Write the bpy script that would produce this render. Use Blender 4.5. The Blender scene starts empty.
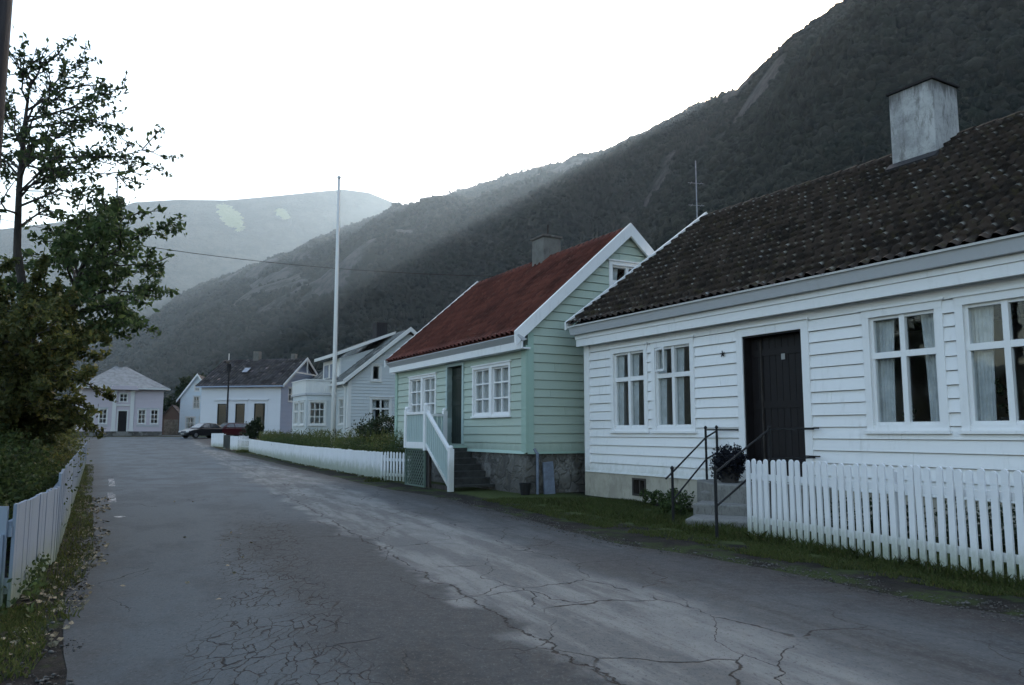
import bpy, bmesh, math, random
import numpy as np
from math import radians as R, sin, cos, atan, atan2, hypot, pi
from mathutils import Vector, Matrix
random.seed(7); rng = np.random.default_rng(11)
S = bpy.context.scene
C = S.collection
# ------------------------------------------------------------------ camera / world / sun
F = 781.0; EYE = 1.4; TILT = atan(89.5 / F)
cam = bpy.data.cameras.new('camera'); co = bpy.data.objects.new('camera', cam); C.objects.link(co)
co.location = (0, 0, EYE); co.rotation_euler = (pi / 2 + TILT, 0, 0)
cam.sensor_width = 36; cam.lens = F / 1024 * 36; cam.clip_start = .05; cam.clip_end = 20000
S.camera = co
SUN_AZ, SUN_EL = 27.0, 27.5
sd = Vector((sin(R(SUN_AZ)) * cos(R(SUN_EL)), cos(R(SUN_AZ)) * cos(R(SUN_EL)), sin(R(SUN_EL))))
su = bpy.data.lights.new('sun', 'SUN'); so = bpy.data.objects.new('sun', su); C.objects.link(so)
su.energy = 5.0; su.angle = R(.6); su.color = (1, .96, .90)
so.rotation_euler = (-sd).to_track_quat('-Z', 'Y').to_euler()
W = bpy.data.worlds.new('World'); S.world = W; W.use_nodes = True
nt = W.node_tree
sky = nt.nodes.new('ShaderNodeTexSky'); sky.sky_type = 'NISHITA'; sky.sun_disc = False
sky.sun_elevation = R(SUN_EL); sky.sun_rotation = R(SUN_AZ)
sky.dust_density = 2.6; sky.air_density = 1.3; sky.ozone_density = 1.5
bg = nt.nodes['Background']; bg.inputs[1].default_value = .145
tint = nt.nodes.new('ShaderNodeMix'); tint.data_type = 'RGBA'; tint.blend_type = 'MULTIPLY'; tint.inputs[0].default_value = 1
nt.links.new(sky.outputs[0], tint.inputs[6]); tint.inputs[7].default_value = (1.075, 1.0, .92, 1)
nt.links.new(tint.outputs[2], bg.inputs[0])
S.view_settings.view_transform = 'Standard'; S.view_settings.look = 'None'
S.view_settings.gamma = 1; S.view_settings.use_curve_mapping = False
S.view_settings.exposure = 1.58
S.render.engine = 'CYCLES'
cy = S.cycles
cy.use_denoising = True; cy.max_bounces = 6; cy.diffuse_bounces = 3; cy.glossy_bounces = 2
cy.transparent_max_bounces = 12; cy.transmission_bounces = 4; cy.volume_bounces = 0
cy.caustics_reflective = False; cy.caustics_refractive = False

# ------------------------------------------------------------------ materials
class NT:
    def __init__(s, name):
        s.m = bpy.data.materials.new(name); s.m.use_nodes = True
        s.t = s.m.node_tree; s.b = s.t.nodes['Principled BSDF']; s.out = s.t.nodes['Material Output']
        s._c = None
    def co(s):
        if s._c is None:
            s._c = s.t.nodes.new('ShaderNodeTexCoord').outputs['Object']
        return s._c
    def set(s, sock, v):
        if hasattr(v, 'is_output'): s.t.links.new(v, sock)
        else: sock.default_value = v
    def scale(s, v, sc):
        n = s.t.nodes.new('ShaderNodeVectorMath'); n.operation = 'MULTIPLY'
        s.set(n.inputs[0], v); n.inputs[1].default_value = sc; return n.outputs[0]
    def noise(s, sc, det=4, rough=.6, vec=None, dist=0):
        n = s.t.nodes.new('ShaderNodeTexNoise'); s.set(n.inputs['Vector'], vec if vec is not None else s.co())
        n.inputs['Scale'].default_value = sc; n.inputs['Detail'].default_value = det
        n.inputs['Roughness'].default_value = rough; n.inputs['Distortion'].default_value = dist
        return n.outputs[0]
    def noisec(s, sc, det=3, vec=None):
        n = s.t.nodes.new('ShaderNodeTexNoise'); s.set(n.inputs['Vector'], vec if vec is not None else s.co())
        n.inputs['Scale'].default_value = sc; n.inputs['Detail'].default_value = det
        return n.outputs[1]
    def voro(s, sc, feat='F1', vec=None, out=0, rnd=1):
        n = s.t.nodes.new('ShaderNodeTexVoronoi'); n.feature = feat
        s.set(n.inputs['Vector'], vec if vec is not None else s.co()); n.inputs['Scale'].default_value = sc
        n.inputs['Randomness'].default_value = rnd
        return n.outputs[out]
    def math(s, op, a, b=0.0, c=0.0, clamp=False):
        n = s.t.nodes.new('ShaderNodeMath'); n.operation = op; n.use_clamp = clamp
        s.set(n.inputs[0], a); s.set(n.inputs[1], b); s.set(n.inputs[2], c); return n.outputs[0]
    def step(s, v, a, b, lo=0.0, hi=1.0):
        n = s.t.nodes.new('ShaderNodeMapRange'); n.interpolation_type = 'SMOOTHSTEP'
        s.set(n.inputs[0], v); n.inputs[1].default_value = a; n.inputs[2].default_value = b
        n.inputs[3].default_value = lo; n.inputs[4].default_value = hi; return n.outputs[0]
    def mix(s, f, a, b):
        n = s.t.nodes.new('ShaderNodeMix'); n.data_type = 'RGBA'
        s.set(n.inputs[0], f)
        for k, v in ((6, a), (7, b)):
            if not hasattr(v, 'is_output'): v = (*v[:3], 1)
            s.set(n.inputs[k], v)
        return n.outputs[2]
    def sep(s, v):
        n = s.t.nodes.new('ShaderNodeSeparateXYZ'); s.set(n.inputs[0], v); return n.outputs
    def vadd(s, a, b):
        n = s.t.nodes.new('ShaderNodeVectorMath'); n.operation = 'ADD'; s.set(n.inputs[0], a); s.set(n.inputs[1], b); return n.outputs[0]
    def color(s, v):
        if not hasattr(v, 'is_output'): v = (*v[:3], 1)
        s.set(s.b.inputs['Base Color'], v)
    def rough(s, v): s.set(s.b.inputs['Roughness'], v)
    def spec(s, v): s.set(s.b.inputs['Specular IOR Level'], v)
    def bump(s, h, st=.3, d=.02):
        n = s.t.nodes.new('ShaderNodeBump'); n.inputs['Strength'].default_value = st; n.inputs['Distance'].default_value = d
        s.set(n.inputs['Height'], h); s.t.links.new(n.outputs[0], s.b.inputs['Normal'])
    def island(s):
        return s.t.nodes.new('ShaderNodeNewGeometry').outputs['Random Per Island']

def plain(name, col, rough=.6, var=.25, sc=3.0, bump=0, metal=0, stretch=(1, 1, 1)):
    n = NT(name)
    v = n.noise(sc, 5, .65, n.scale(n.co(), stretch))
    n.color(n.mix(n.step(v, .3, .7), [c * (1 - var) for c in col], [min(1, c * (1 + var * .6)) for c in col]))
    n.rough(rough); n.b.inputs['Metallic'].default_value = metal
    if bump: n.bump(n.noise(sc * 8, 4), bump)
    return n.m

def painted(name, col, dirt=(.32, .31, .27), amt=.35, rough=.5, foot=None):
    """oil paint on timber: streaks running down, grime blotches, faint grain, board-to-board differences"""
    n = NT(name); c = n.co()
    st = n.noise(2.2, 6, .7, n.scale(c, (5, 5, .7)))
    bl = n.noise(.9, 5, .7)
    grain = n.noise(7, 4, .6, n.scale(c, (.6, .6, 9)))
    f = n.math('MULTIPLY', n.step(st, .48, .78), n.step(bl, .4, .7))
    base = n.mix(n.step(n.island(), 0, 1, 0, .16), col, [x * .78 for x in col])
    base = n.mix(n.step(grain, .55, .8, 0, .18), base, [x * .8 for x in col])
    base = n.mix(n.math('MULTIPLY', f, amt), base, dirt)
    if foot:                                  # splash dirt and algae on the lowest part
        z = n.math('ADD', n.sep(c)[2], n.math('MULTIPLY', n.math('SUBTRACT', n.noise(6, 6, .75, n.scale(c, (1, 1, .5))), .5), foot[1] * 1.6))
        base = n.mix(n.step(z, foot[0] + foot[1], foot[0], 0, foot[3]), base, foot[2])
    n.color(base); n.rough(rough); n.spec(.3)
    n.bump(n.math('ADD', grain, n.math('MULTIPLY', st, .5)), .12, .01)
    return n.m

def leafmat(name, a, b, c=None, rough=.55):
    n = NT(name); i = n.island()
    big = n.noise(.9, 3)
    col = n.mix(n.step(big, .35, .65), n.mix(i, a, b), n.mix(i, [x * .6 for x in a], b))
    if c: col = n.mix(n.step(n.noise(37, 1, .5), .6, .68), col, c)
    n.color(col); n.rough(rough); n.spec(.25)
    tr = n.t.nodes.new('ShaderNodeBsdfTranslucent'); n.set(tr.inputs[0], col)
    mx = n.t.nodes.new('ShaderNodeMixShader'); mx.inputs[0].default_value = .5
    n.t.links.new(n.b.outputs[0], mx.inputs[1]); n.t.links.new(tr.outputs[0], mx.inputs[2])
    n.t.links.new(mx.outputs[0], n.out.inputs[0])
    return n.m

M = {}
M['white'] = painted('white_paint', (.83, .83, .83), amt=.45, foot=(.45, .38, (.42, .43, .37), .6))
M['white_fence'] = painted('fence_paint', (.78, .79, .81), (.2, .22, .17), .7, foot=(.0, .42, (.24, .28, .19), .8))
M['old_fence'] = painted('weathered_fence_paint', (.24, .29, .36), (.17, .22, .18), .75, foot=(.05, .4, (.20, .24, .16), .8))
M['grey_paint'] = painted('grey_board_paint', (.50, .51, .53))
M['mint'] = painted('mint_paint', (.42, .50, .43), (.2, .26, .2), .4, foot=(.9, .3, (.24, .30, .24), .6))
M['mint_trim'] = painted('mint_corner_paint', (.34, .47, .40), (.2, .26, .2), .3)
M['mint_rail'] = painted('mint_rail_paint', (.42, .52, .51), (.2, .26, .2), .3)
M['palegrey'] = painted('pale_grey_paint', (.55, .58, .585), amt=.3)
M['offwhite'] = painted('off_white_paint', (.68, .68, .66), amt=.3)
M['lilac'] = painted('pale_lilac_plaster', (.63, .64, .68), amt=.25)
M['pink'] = painted('pale_pink_paint', (.56, .50, .54), amt=.3)
M['paleblue'] = painted('pale_blue_white_paint', (.63, .70, .74), amt=.3)
M['brown'] = painted('brown_boards', (.14, .085, .06), (.05, .04, .03), .5)
M['greendoor'] = painted('dark_green_paint', (.008, .016, .012), (.03, .03, .03), .3, .35)
M['darkdoor'] = painted('dark_brown_door', (.009, .007, .008), (.014, .014, .014), .2, .6)
M['iron'] = plain('black_iron', (.008, .008, .009), .85, .4, 9)
M['curtain'] = plain('curtain_cloth', (.52, .53, .54), .9, .2, 5)
M['ochre_curtain'] = plain('patterned_curtain', (.22, .2, .15), .9, .4, 14)
M['zinc'] = plain('zinc_sheet', (.25, .27, .31), .45, .3, 4, metal=.3)
M['galv'] = plain('blue_grey_pipe', (.17, .2, .26), .5, .3, 4)
M['bark'] = plain('bark', (.045, .038, .033), .9, .5, 12, .6, stretch=(1, 1, .3))
M['terracotta'] = plain('dark_pot', (.03, .026, .025), .7, .3, 10)
M['dark_room'] = plain('dark_interior', (.03, .028, .026), .9)
M['paper'] = plain('notice_paper', (.30, .30, .29), .8, .1)
M['pole_wood'] = plain('tarred_pole', (.022, .02, .022), .85, .5, 5, .3, stretch=(6, 6, .5))

def glass():
    n = NT('window_glass')
    tr = n.t.nodes.new('ShaderNodeBsdfTransparent'); tr.inputs[0].default_value = (.95, .97, .97, 1)
    gl = n.t.nodes.new('ShaderNodeBsdfGlossy'); gl.inputs['Roughness'].default_value = .03
    lw = n.t.nodes.new('ShaderNodeLayerWeight'); fr = n.math('ADD', n.math('MULTIPLY', n.math('POWER', lw.outputs['Facing'], 4.0), .7), .035)
    bp = n.t.nodes.new('ShaderNodeBump'); bp.inputs['Strength'].default_value = .12; bp.inputs['Distance'].default_value = .02
    n.set(bp.inputs['Height'], n.noise(2.5, 2)); n.t.links.new(bp.outputs[0], gl.inputs['Normal'])
    mx = n.t.nodes.new('ShaderNodeMixShader')
    n.t.links.new(fr, mx.inputs[0])
    n.t.links.new(tr.outputs[0], mx.inputs[1]); n.t.links.new(gl.outputs[0], mx.inputs[2])
    n.t.links.new(mx.outputs[0], n.out.inputs[0])
    return n.m
M['glass'] = glass()

def stone():
    n = NT('rubble_stone'); w = n.vadd(n.co(), n.scale(n.noisec(4, 4), (.5, .5, .5)))
    d = n.voro(3.0, 'DISTANCE_TO_EDGE', w); cell = n.voro(3.0, 'F1', w, 1)
    cr = n.sep(cell)[0]
    base = n.mix(cr, (.07, .066, .06), (.15, .145, .135))
    base = n.mix(n.step(n.noise(6, 6, .7), .45, .7), base, (.13, .12, .1))
    base = n.mix(n.step(n.noise(1.4, 4), .5, .65), base, (.24, .235, .22))
    n.color(n.mix(n.math('MULTIPLY', n.step(n.math('ADD', d, n.math('MULTIPLY', n.noise(9, 4), .08)), .10, .03), .4), base, (.07, .066, .06))); n.rough(.9)
    n.bump(n.math('ADD', n.step(d, 0, .12), n.math('MULTIPLY', n.noise(14, 5, .7), .9)), .7, .05)
    return n.m
M['stone'] = stone()

def render_plaster(name, col, dirt, sc=1.6):
    n = NT(name); c = n.co()
    f = n.step(n.noise(sc, 6, .7), .42, .68); g = n.step(n.noise(sc * 3, 5, .7, n.scale(c, (2, 2, .6))), .5, .75)
    col2 = n.mix(f, col, [x * .72 for x in col])
    n.color(n.mix(n.math('MULTIPLY', g, .7), col2, dirt)); n.rough(.9)
    n.bump(n.noise(30, 5, .7), .4, .01)
    return n.m
M['plaster'] = render_plaster('foundation_plaster', (.42, .39, .32), (.17, .16, .12))
M['chimney_white'] = render_plaster('white_chimney_render', (.44, .44, .44), (.13, .12, .11), 1.7)
def sooty():
    n = NT('sooty_white_render'); c = n.co(); z = n.sep(c)[2]
    b = n.mix(n.step(n.noise(1.5, 6, .75), .38, .66), (.48, .48, .47), (.27, .27, .27))
    b = n.mix(n.math('MULTIPLY', n.step(n.noise(3.2, 6, .75, n.scale(c, (2, 2, .5))), .5, .66), .75), b, (.13, .125, .115))
    b = n.mix(n.step(n.math('ADD', z, n.math('MULTIPLY', n.math('SUBTRACT', n.noise(3, 5, .7, n.scale(c, (2, 2, .4))), .5), 1.3)), 7.55, 8.0, 0, .8), b, (.07, .065, .06))
    d = n.voro(1.3, 'DISTANCE_TO_EDGE', n.vadd(c, n.scale(n.noisec(2.5, 5), (.5, .5, .5))))
    b = n.mix(n.step(d, .010, .002, 0, .3), b, (.12, .12, .12))
    n.color(b); n.rough(.95); n.bump(n.noise(22, 6, .75), .6, .015); return n.m
M['chimney_white'] = sooty()
M['chimney_grey'] = render_plaster('grey_chimney_render', (.17, .165, .15), (.08, .075, .065), 2.2)
M['concrete'] = render_plaster('step_concrete', (.21, .205, .19), (.022, .024, .018), 7)

def tiles(name, a, b, moss, lichen, per, lich_amt, rough=.85, ccol=None, x0=0.0, y0=0.0):
    """clay pantiles: every tile its own tone, moss, shade painted into the troughs, lichen with painted lip highlights"""
    n = NT(name); c = n.co(); sx = n.sep(c)
    fx = n.math('ADD', n.math('DIVIDE', n.math('SUBTRACT', sx[0], x0), per[0]), 50.0); fy = n.math('ADD', n.math('DIVIDE', n.math('SUBTRACT', sx[1], y0), per[1]), 50.0)
    ix = n.math('FLOOR', fx); iz = n.math('FLOOR', fy)
    cmb = n.t.nodes.new('ShaderNodeCombineXYZ'); n.set(cmb.inputs[0], ix); n.set(cmb.inputs[1], iz)
    wn = n.t.nodes.new('ShaderNodeTexWhiteNoise'); n.t.links.new(cmb.outputs[0], wn.inputs[0])
    base = n.mix(wn.outputs[0], a, b)
    base = n.mix(n.step(n.noise(.8, 5, .7), .45, .7), base, [x * .55 for x in a])
    base = n.mix(n.step(n.noise(4.5, 5, .7), .52, .68), base, moss)
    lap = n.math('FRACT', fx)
    base = n.mix(n.step(n.math('ABSOLUTE', n.math('SUBTRACT', lap, .80)), .17, .08, 0, .8), base, [x * .25 for x in a])  # trough shade painted dark into the tile colour
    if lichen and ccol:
        # weathered crust and lichen, with painted edge highlights, along the lower lip of each tile, some tiles far more than others, in patches
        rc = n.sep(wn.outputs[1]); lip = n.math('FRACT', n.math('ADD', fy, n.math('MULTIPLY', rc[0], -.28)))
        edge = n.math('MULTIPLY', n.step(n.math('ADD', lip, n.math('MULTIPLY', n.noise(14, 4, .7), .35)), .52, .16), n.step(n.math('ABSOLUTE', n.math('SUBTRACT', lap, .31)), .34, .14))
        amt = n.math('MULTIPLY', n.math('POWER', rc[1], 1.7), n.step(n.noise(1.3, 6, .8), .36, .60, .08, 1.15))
        crust_glint = n.mix(rc[2], (.17, .15, .115), lichen)
        base = n.mix(n.math('MULTIPLY', n.math('MULTIPLY', edge, amt), 1.0, clamp=True), base, crust_glint)
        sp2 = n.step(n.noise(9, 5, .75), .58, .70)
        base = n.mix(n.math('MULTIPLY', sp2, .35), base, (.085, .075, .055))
    elif lichen:
        w2 = n.math('GREATER_THAN', n.sep(wn.outputs[1])[1], 1 - lich_amt)
        sp = n.step(n.noise(7.5, 4, .6), .48, .6)
        base = n.mix(n.math('MULTIPLY', n.math('MULTIPLY', w2, sp), .85), base, lichen)
        sp2 = n.step(n.noise(19, 3, .6), .66, .72)
        base = n.mix(n.math('MULTIPLY', sp2, .5), base, lichen)
    n.color(base); n.rough(rough); n.spec(.2); n.bump(n.noise(40, 4), .35, .01)
    return n.m
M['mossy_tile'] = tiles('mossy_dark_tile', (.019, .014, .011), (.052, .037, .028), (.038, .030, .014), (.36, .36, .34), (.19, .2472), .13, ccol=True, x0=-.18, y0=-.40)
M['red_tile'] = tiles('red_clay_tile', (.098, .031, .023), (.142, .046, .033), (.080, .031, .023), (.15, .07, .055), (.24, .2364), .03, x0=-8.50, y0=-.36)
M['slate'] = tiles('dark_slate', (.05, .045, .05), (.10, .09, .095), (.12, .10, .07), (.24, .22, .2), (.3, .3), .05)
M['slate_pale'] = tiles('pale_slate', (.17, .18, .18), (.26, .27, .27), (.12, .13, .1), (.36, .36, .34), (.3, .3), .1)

# ------------------------------------------------------------------ mesh builder
class MB:
    def __init__(s, f=None): s.v = []; s.f = []; s.fn = f
    def add(s, vs, fs):
        k = len(s.v)
        s.v += [tuple(s.fn(*p)) if s.fn else tuple(p) for p in vs]
        s.f += [tuple(k + i for i in q) for q in fs]; return s
    def box(s, a0, a1, b0, b1, c0, c1):
        vs = [(x, y, z) for z in (c0, c1) for y in (b0, b1) for x in (a0, a1)]
        return s.add(vs, [(0, 2, 3, 1), (4, 5, 7, 6), (0, 1, 5, 4), (2, 6, 7, 3), (0, 4, 6, 2), (1, 3, 7, 5)])
    def hexa(s, bot, top):
        return s.add(list(bot) + list(top), [(3, 2, 1, 0), (4, 5, 6, 7)] + [(i, (i + 1) % 4, 4 + (i + 1) % 4, 4 + i) for i in range(4)])
    def prism(s, poly, e0, e1, axis='x'):
        """poly of (p,q) swept along the axis from e0 to e1"""
        n = len(poly)
        P = {'x': lambda e, p, q: (e, p, q), 'y': lambda e, p, q: (p, e, q), 'z': lambda e, p, q: (p, q, e)}[axis]
        vs = [P(e0, *p) for p in poly] + [P(e1, *p) for p in poly]
        return s.add(vs, [tuple(range(n))[::-1], tuple(range(n, 2 * n))] + [(i, (i + 1) % n, n + (i + 1) % n, n + i) for i in range(n)])
    def tube(s, pts, rad, n=8, cap=True):
        pts = [Vector(p) for p in pts]
        if not hasattr(rad, '__len__'): rad = [rad] * len(pts)
        rings = []; ref = None
        for i, p in enumerate(pts):
            d = (pts[min(i + 1, len(pts) - 1)] - pts[max(i - 1, 0)]).normalized()
            if ref is None: ref = Vector((1, 0, 0)) if abs(d.x) < .8 else Vector((0, 1, 0))
            u = (ref - d * ref.dot(d)).normalized(); w = d.cross(u); ref = u
            rings.append([p + (u * cos(2 * pi * k / n) + w * sin(2 * pi * k / n)) * rad[i] for k in range(n)])
        vs = [q for r in rings for q in r]; fs = []
        for i in range(len(pts) - 1):
            for k in range(n): fs.append((i * n + k, i * n + (k + 1) % n, (i + 1) * n + (k + 1) % n, (i + 1) * n + k))
        if cap: fs += [tuple(range(n))[::-1], tuple(range((len(pts) - 1) * n, len(pts) * n))]
        return s.add(vs, fs)
    def lathe(s, prof, c=(0, 0, 0), n=16):
        vs = [(c[0] + r * cos(2 * pi * k / n), c[1] + r * sin(2 * pi * k / n), c[2] + z) for r, z in prof for k in range(n)]
        fs = [(i * n + k, i * n + (k + 1) % n, (i + 1) * n + (k + 1) % n, (i + 1) * n + k) for i in range(len(prof) - 1) for k in range(n)]
        fs += [tuple(range(n))[::-1], tuple(range((len(prof) - 1) * n, len(prof) * n))]
        return s.add(vs, fs)

def obj(name, mb, mat, parent=None, smooth=False, recalc=True, bevel=0):
    me = bpy.data.meshes.new(name); me.from_pydata(mb.v, [], mb.f); me.update()
    if recalc:
        bm = bmesh.new(); bm.from_mesh(me); bmesh.ops.recalc_face_normals(bm, faces=bm.faces); bm.to_mesh(me); bm.free()
    me.materials.append(mat)
    if smooth: me.polygons.foreach_set('use_smooth', [True] * len(me.polygons))
    o = bpy.data.objects.new(name, me); C.objects.link(o)
    if parent: o.parent = parent
    if bevel:
        b = o.modifiers.new('bevel', 'BEVEL'); b.width = bevel; b.segments = 2; b.limit_method = 'ANGLE'
    return o

def npobj(name, V, Fc, mat, parent=None, smooth=False):
    """V (n,3) array, Fc (m,k) array"""
    me = bpy.data.meshes.new(name); m, k = Fc.shape
    me.vertices.add(len(V)); me.vertices.foreach_set('co', V.astype(np.float32).ravel())
    me.loops.add(m * k); me.loops.foreach_set('vertex_index', Fc.astype(np.int32).ravel())
    me.polygons.add(m); me.polygons.foreach_set('loop_start', np.arange(0, m * k, k, dtype=np.int32))
    me.polygons.foreach_set('loop_total', np.full(m, k, dtype=np.int32))
    if smooth: me.polygons.foreach_set('use_smooth', np.ones(m, dtype=bool))
    me.update(calc_edges=True); me.materials.append(mat)
    o = bpy.data.objects.new(name, me); C.objects.link(o)
    if parent: o.parent = parent
    return o

def tag(o, label=None, cat=None, group=None, kind=None):
    if label: o['label'] = label
    if cat: o['category'] = cat
    if group: o['group'] = group
    if kind: o['kind'] = kind
    return o
def empty(name, label, cat, loc=(0, 0, 0), rot=0, group=None):
    o = bpy.data.objects.new(name, None); C.objects.link(o); o.location = loc; o.rotation_euler = (0, 0, R(rot))
    return tag(o, label, cat, group)
def copy_tree(o, parent=None):
    c = o.copy(); C.objects.link(c); c.parent = parent
    for ch in list(o.children): copy_tree(ch, c)
    return c

def gz(x, y):
    """street level: flat by the camera, climbing about a metre towards the far junction"""
    return float(np.interp(y, [0, 34, 46, 56, 68, 76, 84, 100, 160], [0, 0, .12, .28, .62, .84, .96, 1.1, 1.2]))

# ------------------------------------------------------------------ vector noise
def _h(ix, iy, sd):
    n = (ix.astype(np.int64) * 374761393 + iy.astype(np.int64) * 668265263 + sd * 1442695041) & 0xffffffff
    n = ((n ^ (n >> 13)) * 1274126177) & 0xffffffff
    return ((n ^ (n >> 16)) & 0xffff) / 65535.0
def vnoise(x, y, sd=0):
    ix, iy = np.floor(x), np.floor(y); fx, fy = x - ix, y - iy
    fx = fx * fx * (3 - 2 * fx); fy = fy * fy * (3 - 2 * fy)
    return (_h(ix, iy, sd) * (1 - fx) + _h(ix + 1, iy, sd) * fx) * (1 - fy) + (_h(ix, iy + 1, sd) * (1 - fx) + _h(ix + 1, iy + 1, sd) * fx) * fy
def fbm(x, y, o=5, sd=0):
    s = np.zeros_like(x); a = .5
    for k in range(o):
        s += a * (vnoise(x, y, sd + k) - .5); x = x * 2.03 + 7.1; y = y * 2.03 + 3.3; a *= .5
    return s

# ------------------------------------------------------------------ mountains
RA = np.array([-60, -45, -36, -31, -27.5, -24.9, -21.9, -17.9, -13.1, -8.6, -4.6, -.5, 2.8, 3.9, 7.3, 9.9, 13.5, 16.7, 18.1, 20.3, 22.3, 24.4, 27.9, 34, 45, 60, 80, 110, 140])
RE = np.array([.2, .6, 2.0, 4.0, 6.0, 7.8, 10.0, 11.9, 14.4, 16.3, 17.5, 18.8, 19.6, 19.7, 20.4, 21.5, 23.0, 23.8, 24.9, 26.4, 27.2, 27.9, 29.2, 31.5, 34, 34, 33, 28, 22])
RD1 = np.interp(RA, [-60, -27, -9, 3, 10, 20, 30, 60, 140], [2000, 1750, 1500, 1200, 1000, 820, 760, 700, 700])
RD0 = np.interp(RA, [-60, -27, -20, -10, 0, 10, 20, 40, 140], [900, 650, 420, 260, 170, 125, 100, 80, 75])
def hill_h(az, r):
    e = np.interp(az, RA, RE) + fbm(az * 1.3, az * 0 + 5, 3, 40) * .25; r1 = np.interp(az, RA, RD1); r0 = np.interp(az, RA, RD0)
    h1 = r1 * np.tan(np.radians(e)); t = (r - r0) / (r1 - r0)
    x = r * np.sin(np.radians(az)); y = r * np.cos(np.radians(az))
    tc = np.clip(t, 0, 1)
    h = h1 * (tc ** 1.22) + h1 * .55 * fbm(x / 240, y / 240, 5, 3) * np.clip(4 * tc * (1.02 - tc), 0, 1)
    h += 14 * fbm(x / 60, y / 60, 4, 9) * np.clip(tc * 8, 0, 1) * np.clip((1.05 - tc) * 4, .05, 1)
    h = np.where(t > 1, h1 - (r - r1) * .35, h)
    h = np.where(t < 0, (r - r0) * .12, h)
    return h - 1.0
def rockmask(x, y):
    az = np.degrees(np.arctan2(x, y)); r = np.hypot(x, y); t = (r - np.interp(az, RA, RD0)) / (np.interp(az, RA, RD1) - np.interp(az, RA, RD0))
    g = lambda a, b, sa, st, k: k * np.exp(-((az - a) / sa) ** 2 - ((t - b) / st) ** 2)
    crag = g(20.8, .95, 1.3, .05, .15) + g(15.5, .62, 1.8, .06, .11) + g(-3, .45, 1.6, .10, .15) + g(27, .75, 2.5, .10, .12) + g(6, .3, 2.0, .06, .12)
    return fbm(x / 170 + 3, y / 170, 5, 77) + .45 * fbm(x / 32, y / 32, 4, 78) + crag

def polar_sheet(name, az, rr, hf, mat):
    A, Q = np.meshgrid(az, rr); 
    H = hf(A, Q)
    V = np.stack([Q * np.sin(np.radians(A)), Q * np.cos(np.radians(A)), H], -1).reshape(-1, 3)
    n = len(az); i, j = np.meshgrid(np.arange(len(rr) - 1), np.arange(n - 1), indexing='ij')
    k = (i * n + j).ravel()
    Fc = np.stack([k, k + 1, k + n + 1, k + n], -1)[:, ::-1]
    o = npobj(name, V, Fc, mat, smooth=True); tag(o, kind='structure'); return o
def hill_mat():
    n = NT('wooded_slope'); c = n.co()
    g = n.mix(n.step(n.noise(.016, 6, .7), .4, .6), (.009, .014, .010), (.022, .026, .020))
    g = n.mix(n.step(n.noise(.09, 6, .75), .42, .62), g, (.013, .017, .013))
    at = n.t.nodes.new('ShaderNodeAttribute'); at.attribute_name = 'rock'
    rock = n.math('MULTIPLY', n.step(n.math('ADD', at.outputs['Fac'], n.math('MULTIPLY', n.math('SUBTRACT', n.noise(.08, 6, .8), .5), .12)), .15, .21), n.step(n.noise(.07, 6, .8, n.scale(c, (1, 1, .35))), .38, .58, .15, 1))
    n.color(n.mix(n.math('MULTIPLY', rock, .8), g, (.085, .082, .08))); n.rough(.95); n.spec(.05)
    n.bump(n.noise(.12, 8, .75), .9, 6)
    return n.m
def far_mat():
    n = NT('far_mountain_ground'); c = n.co()
    g = n.mix(n.step(n.noise(.008, 8, .75), .4, .6), (.025, .034, .028), (.06, .066, .052))
    sx = n.sep(c)
    def patch(cx, cy, cz, rx, rz, tilt):
        dx = n.math('SUBTRACT', sx[0], cx); dz = n.math('SUBTRACT', sx[2], cz)
        dx = n.math('ADD', dx, n.math('MULTIPLY', dz, tilt))
        q = n.math('ADD', n.math('POWER', n.math('ABSOLUTE', n.math('DIVIDE', dx, rx)), 2.0), n.math('POWER', n.math('ABSOLUTE', n.math('DIVIDE', dz, rz)), 2.0))
        q = n.math('ADD', q, n.math('MULTIPLY', n.math('SUBTRACT', n.noise(.03, 7, .75), .5), 4.0))
        return n.step(q, .75, 1.05, 1, 0)
    f = n.math('MAXIMUM', patch(-905, 2390, 690, 34, 62, .75), patch(-755, 2440, 715, 22, 28, .6))  # sunlit patches of the slope, painted into its colour
    n.color(n.mix(f, g, (.30, .32, .15))); n.rough(.95); n.spec(.05); n.bump(n.noise(.05, 8, .8), 1, 22)
    return n.m
M['hill'] = hill_mat(); M['far'] = far_mat()
az1 = np.concatenate([np.arange(-60, -30, 1.0), np.arange(-30, 45, .16), np.arange(45, 141, 1.5)])
rr1 = np.concatenate([np.linspace(60, 420, 60), np.linspace(430, 2100, 130), np.linspace(2150, 2600, 6)])
hs = polar_sheet('hillside', az1, rr1, hill_h, M['hill'])
_A, _Q = np.meshgrid(az1, rr1); _ra = hs.data.attributes.new('rock', 'FLOAT', 'POINT')
_ra.data.foreach_set('value', rockmask((_Q * np.sin(np.radians(_A))).ravel(), (_Q * np.cos(np.radians(_A))).ravel()).astype(np.float32))
FA = np.array([-95, -75, -60, -48, -40, -34, -30, -28.4, -26.4, -23.7, -20.6, -17.3, -14.5, -12.5, -10.7, -8.6, -4.6, 2, 10])
FE = np.array([4, 7, 9, 10, 11.2, 12.4, 13.5, 14.2, 15.1, 15.6, 15.9, 16.5, 17.0, 17.3, 17.2, 16.5, 14, 9, 3])
def far_h(az, r):
    e = np.interp(az, FA, FE); r1 = 2700.0; r0 = 1850.0
    t = np.clip((r - r0) / (r1 - r0), 0, 1); h1 = r1 * np.tan(np.radians(e))
    x = r * np.sin(np.radians(az)); y = r * np.cos(np.radians(az))
    h = h1 * t ** 1.1 + 120 * fbm(x / 420, y / 420, 6, 21) * np.clip(4 * t * (1.01 - t), .02, 1)
    h = np.where(r > r1, h1 - (r - r1) * .2, h)
    return h - 2
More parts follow.
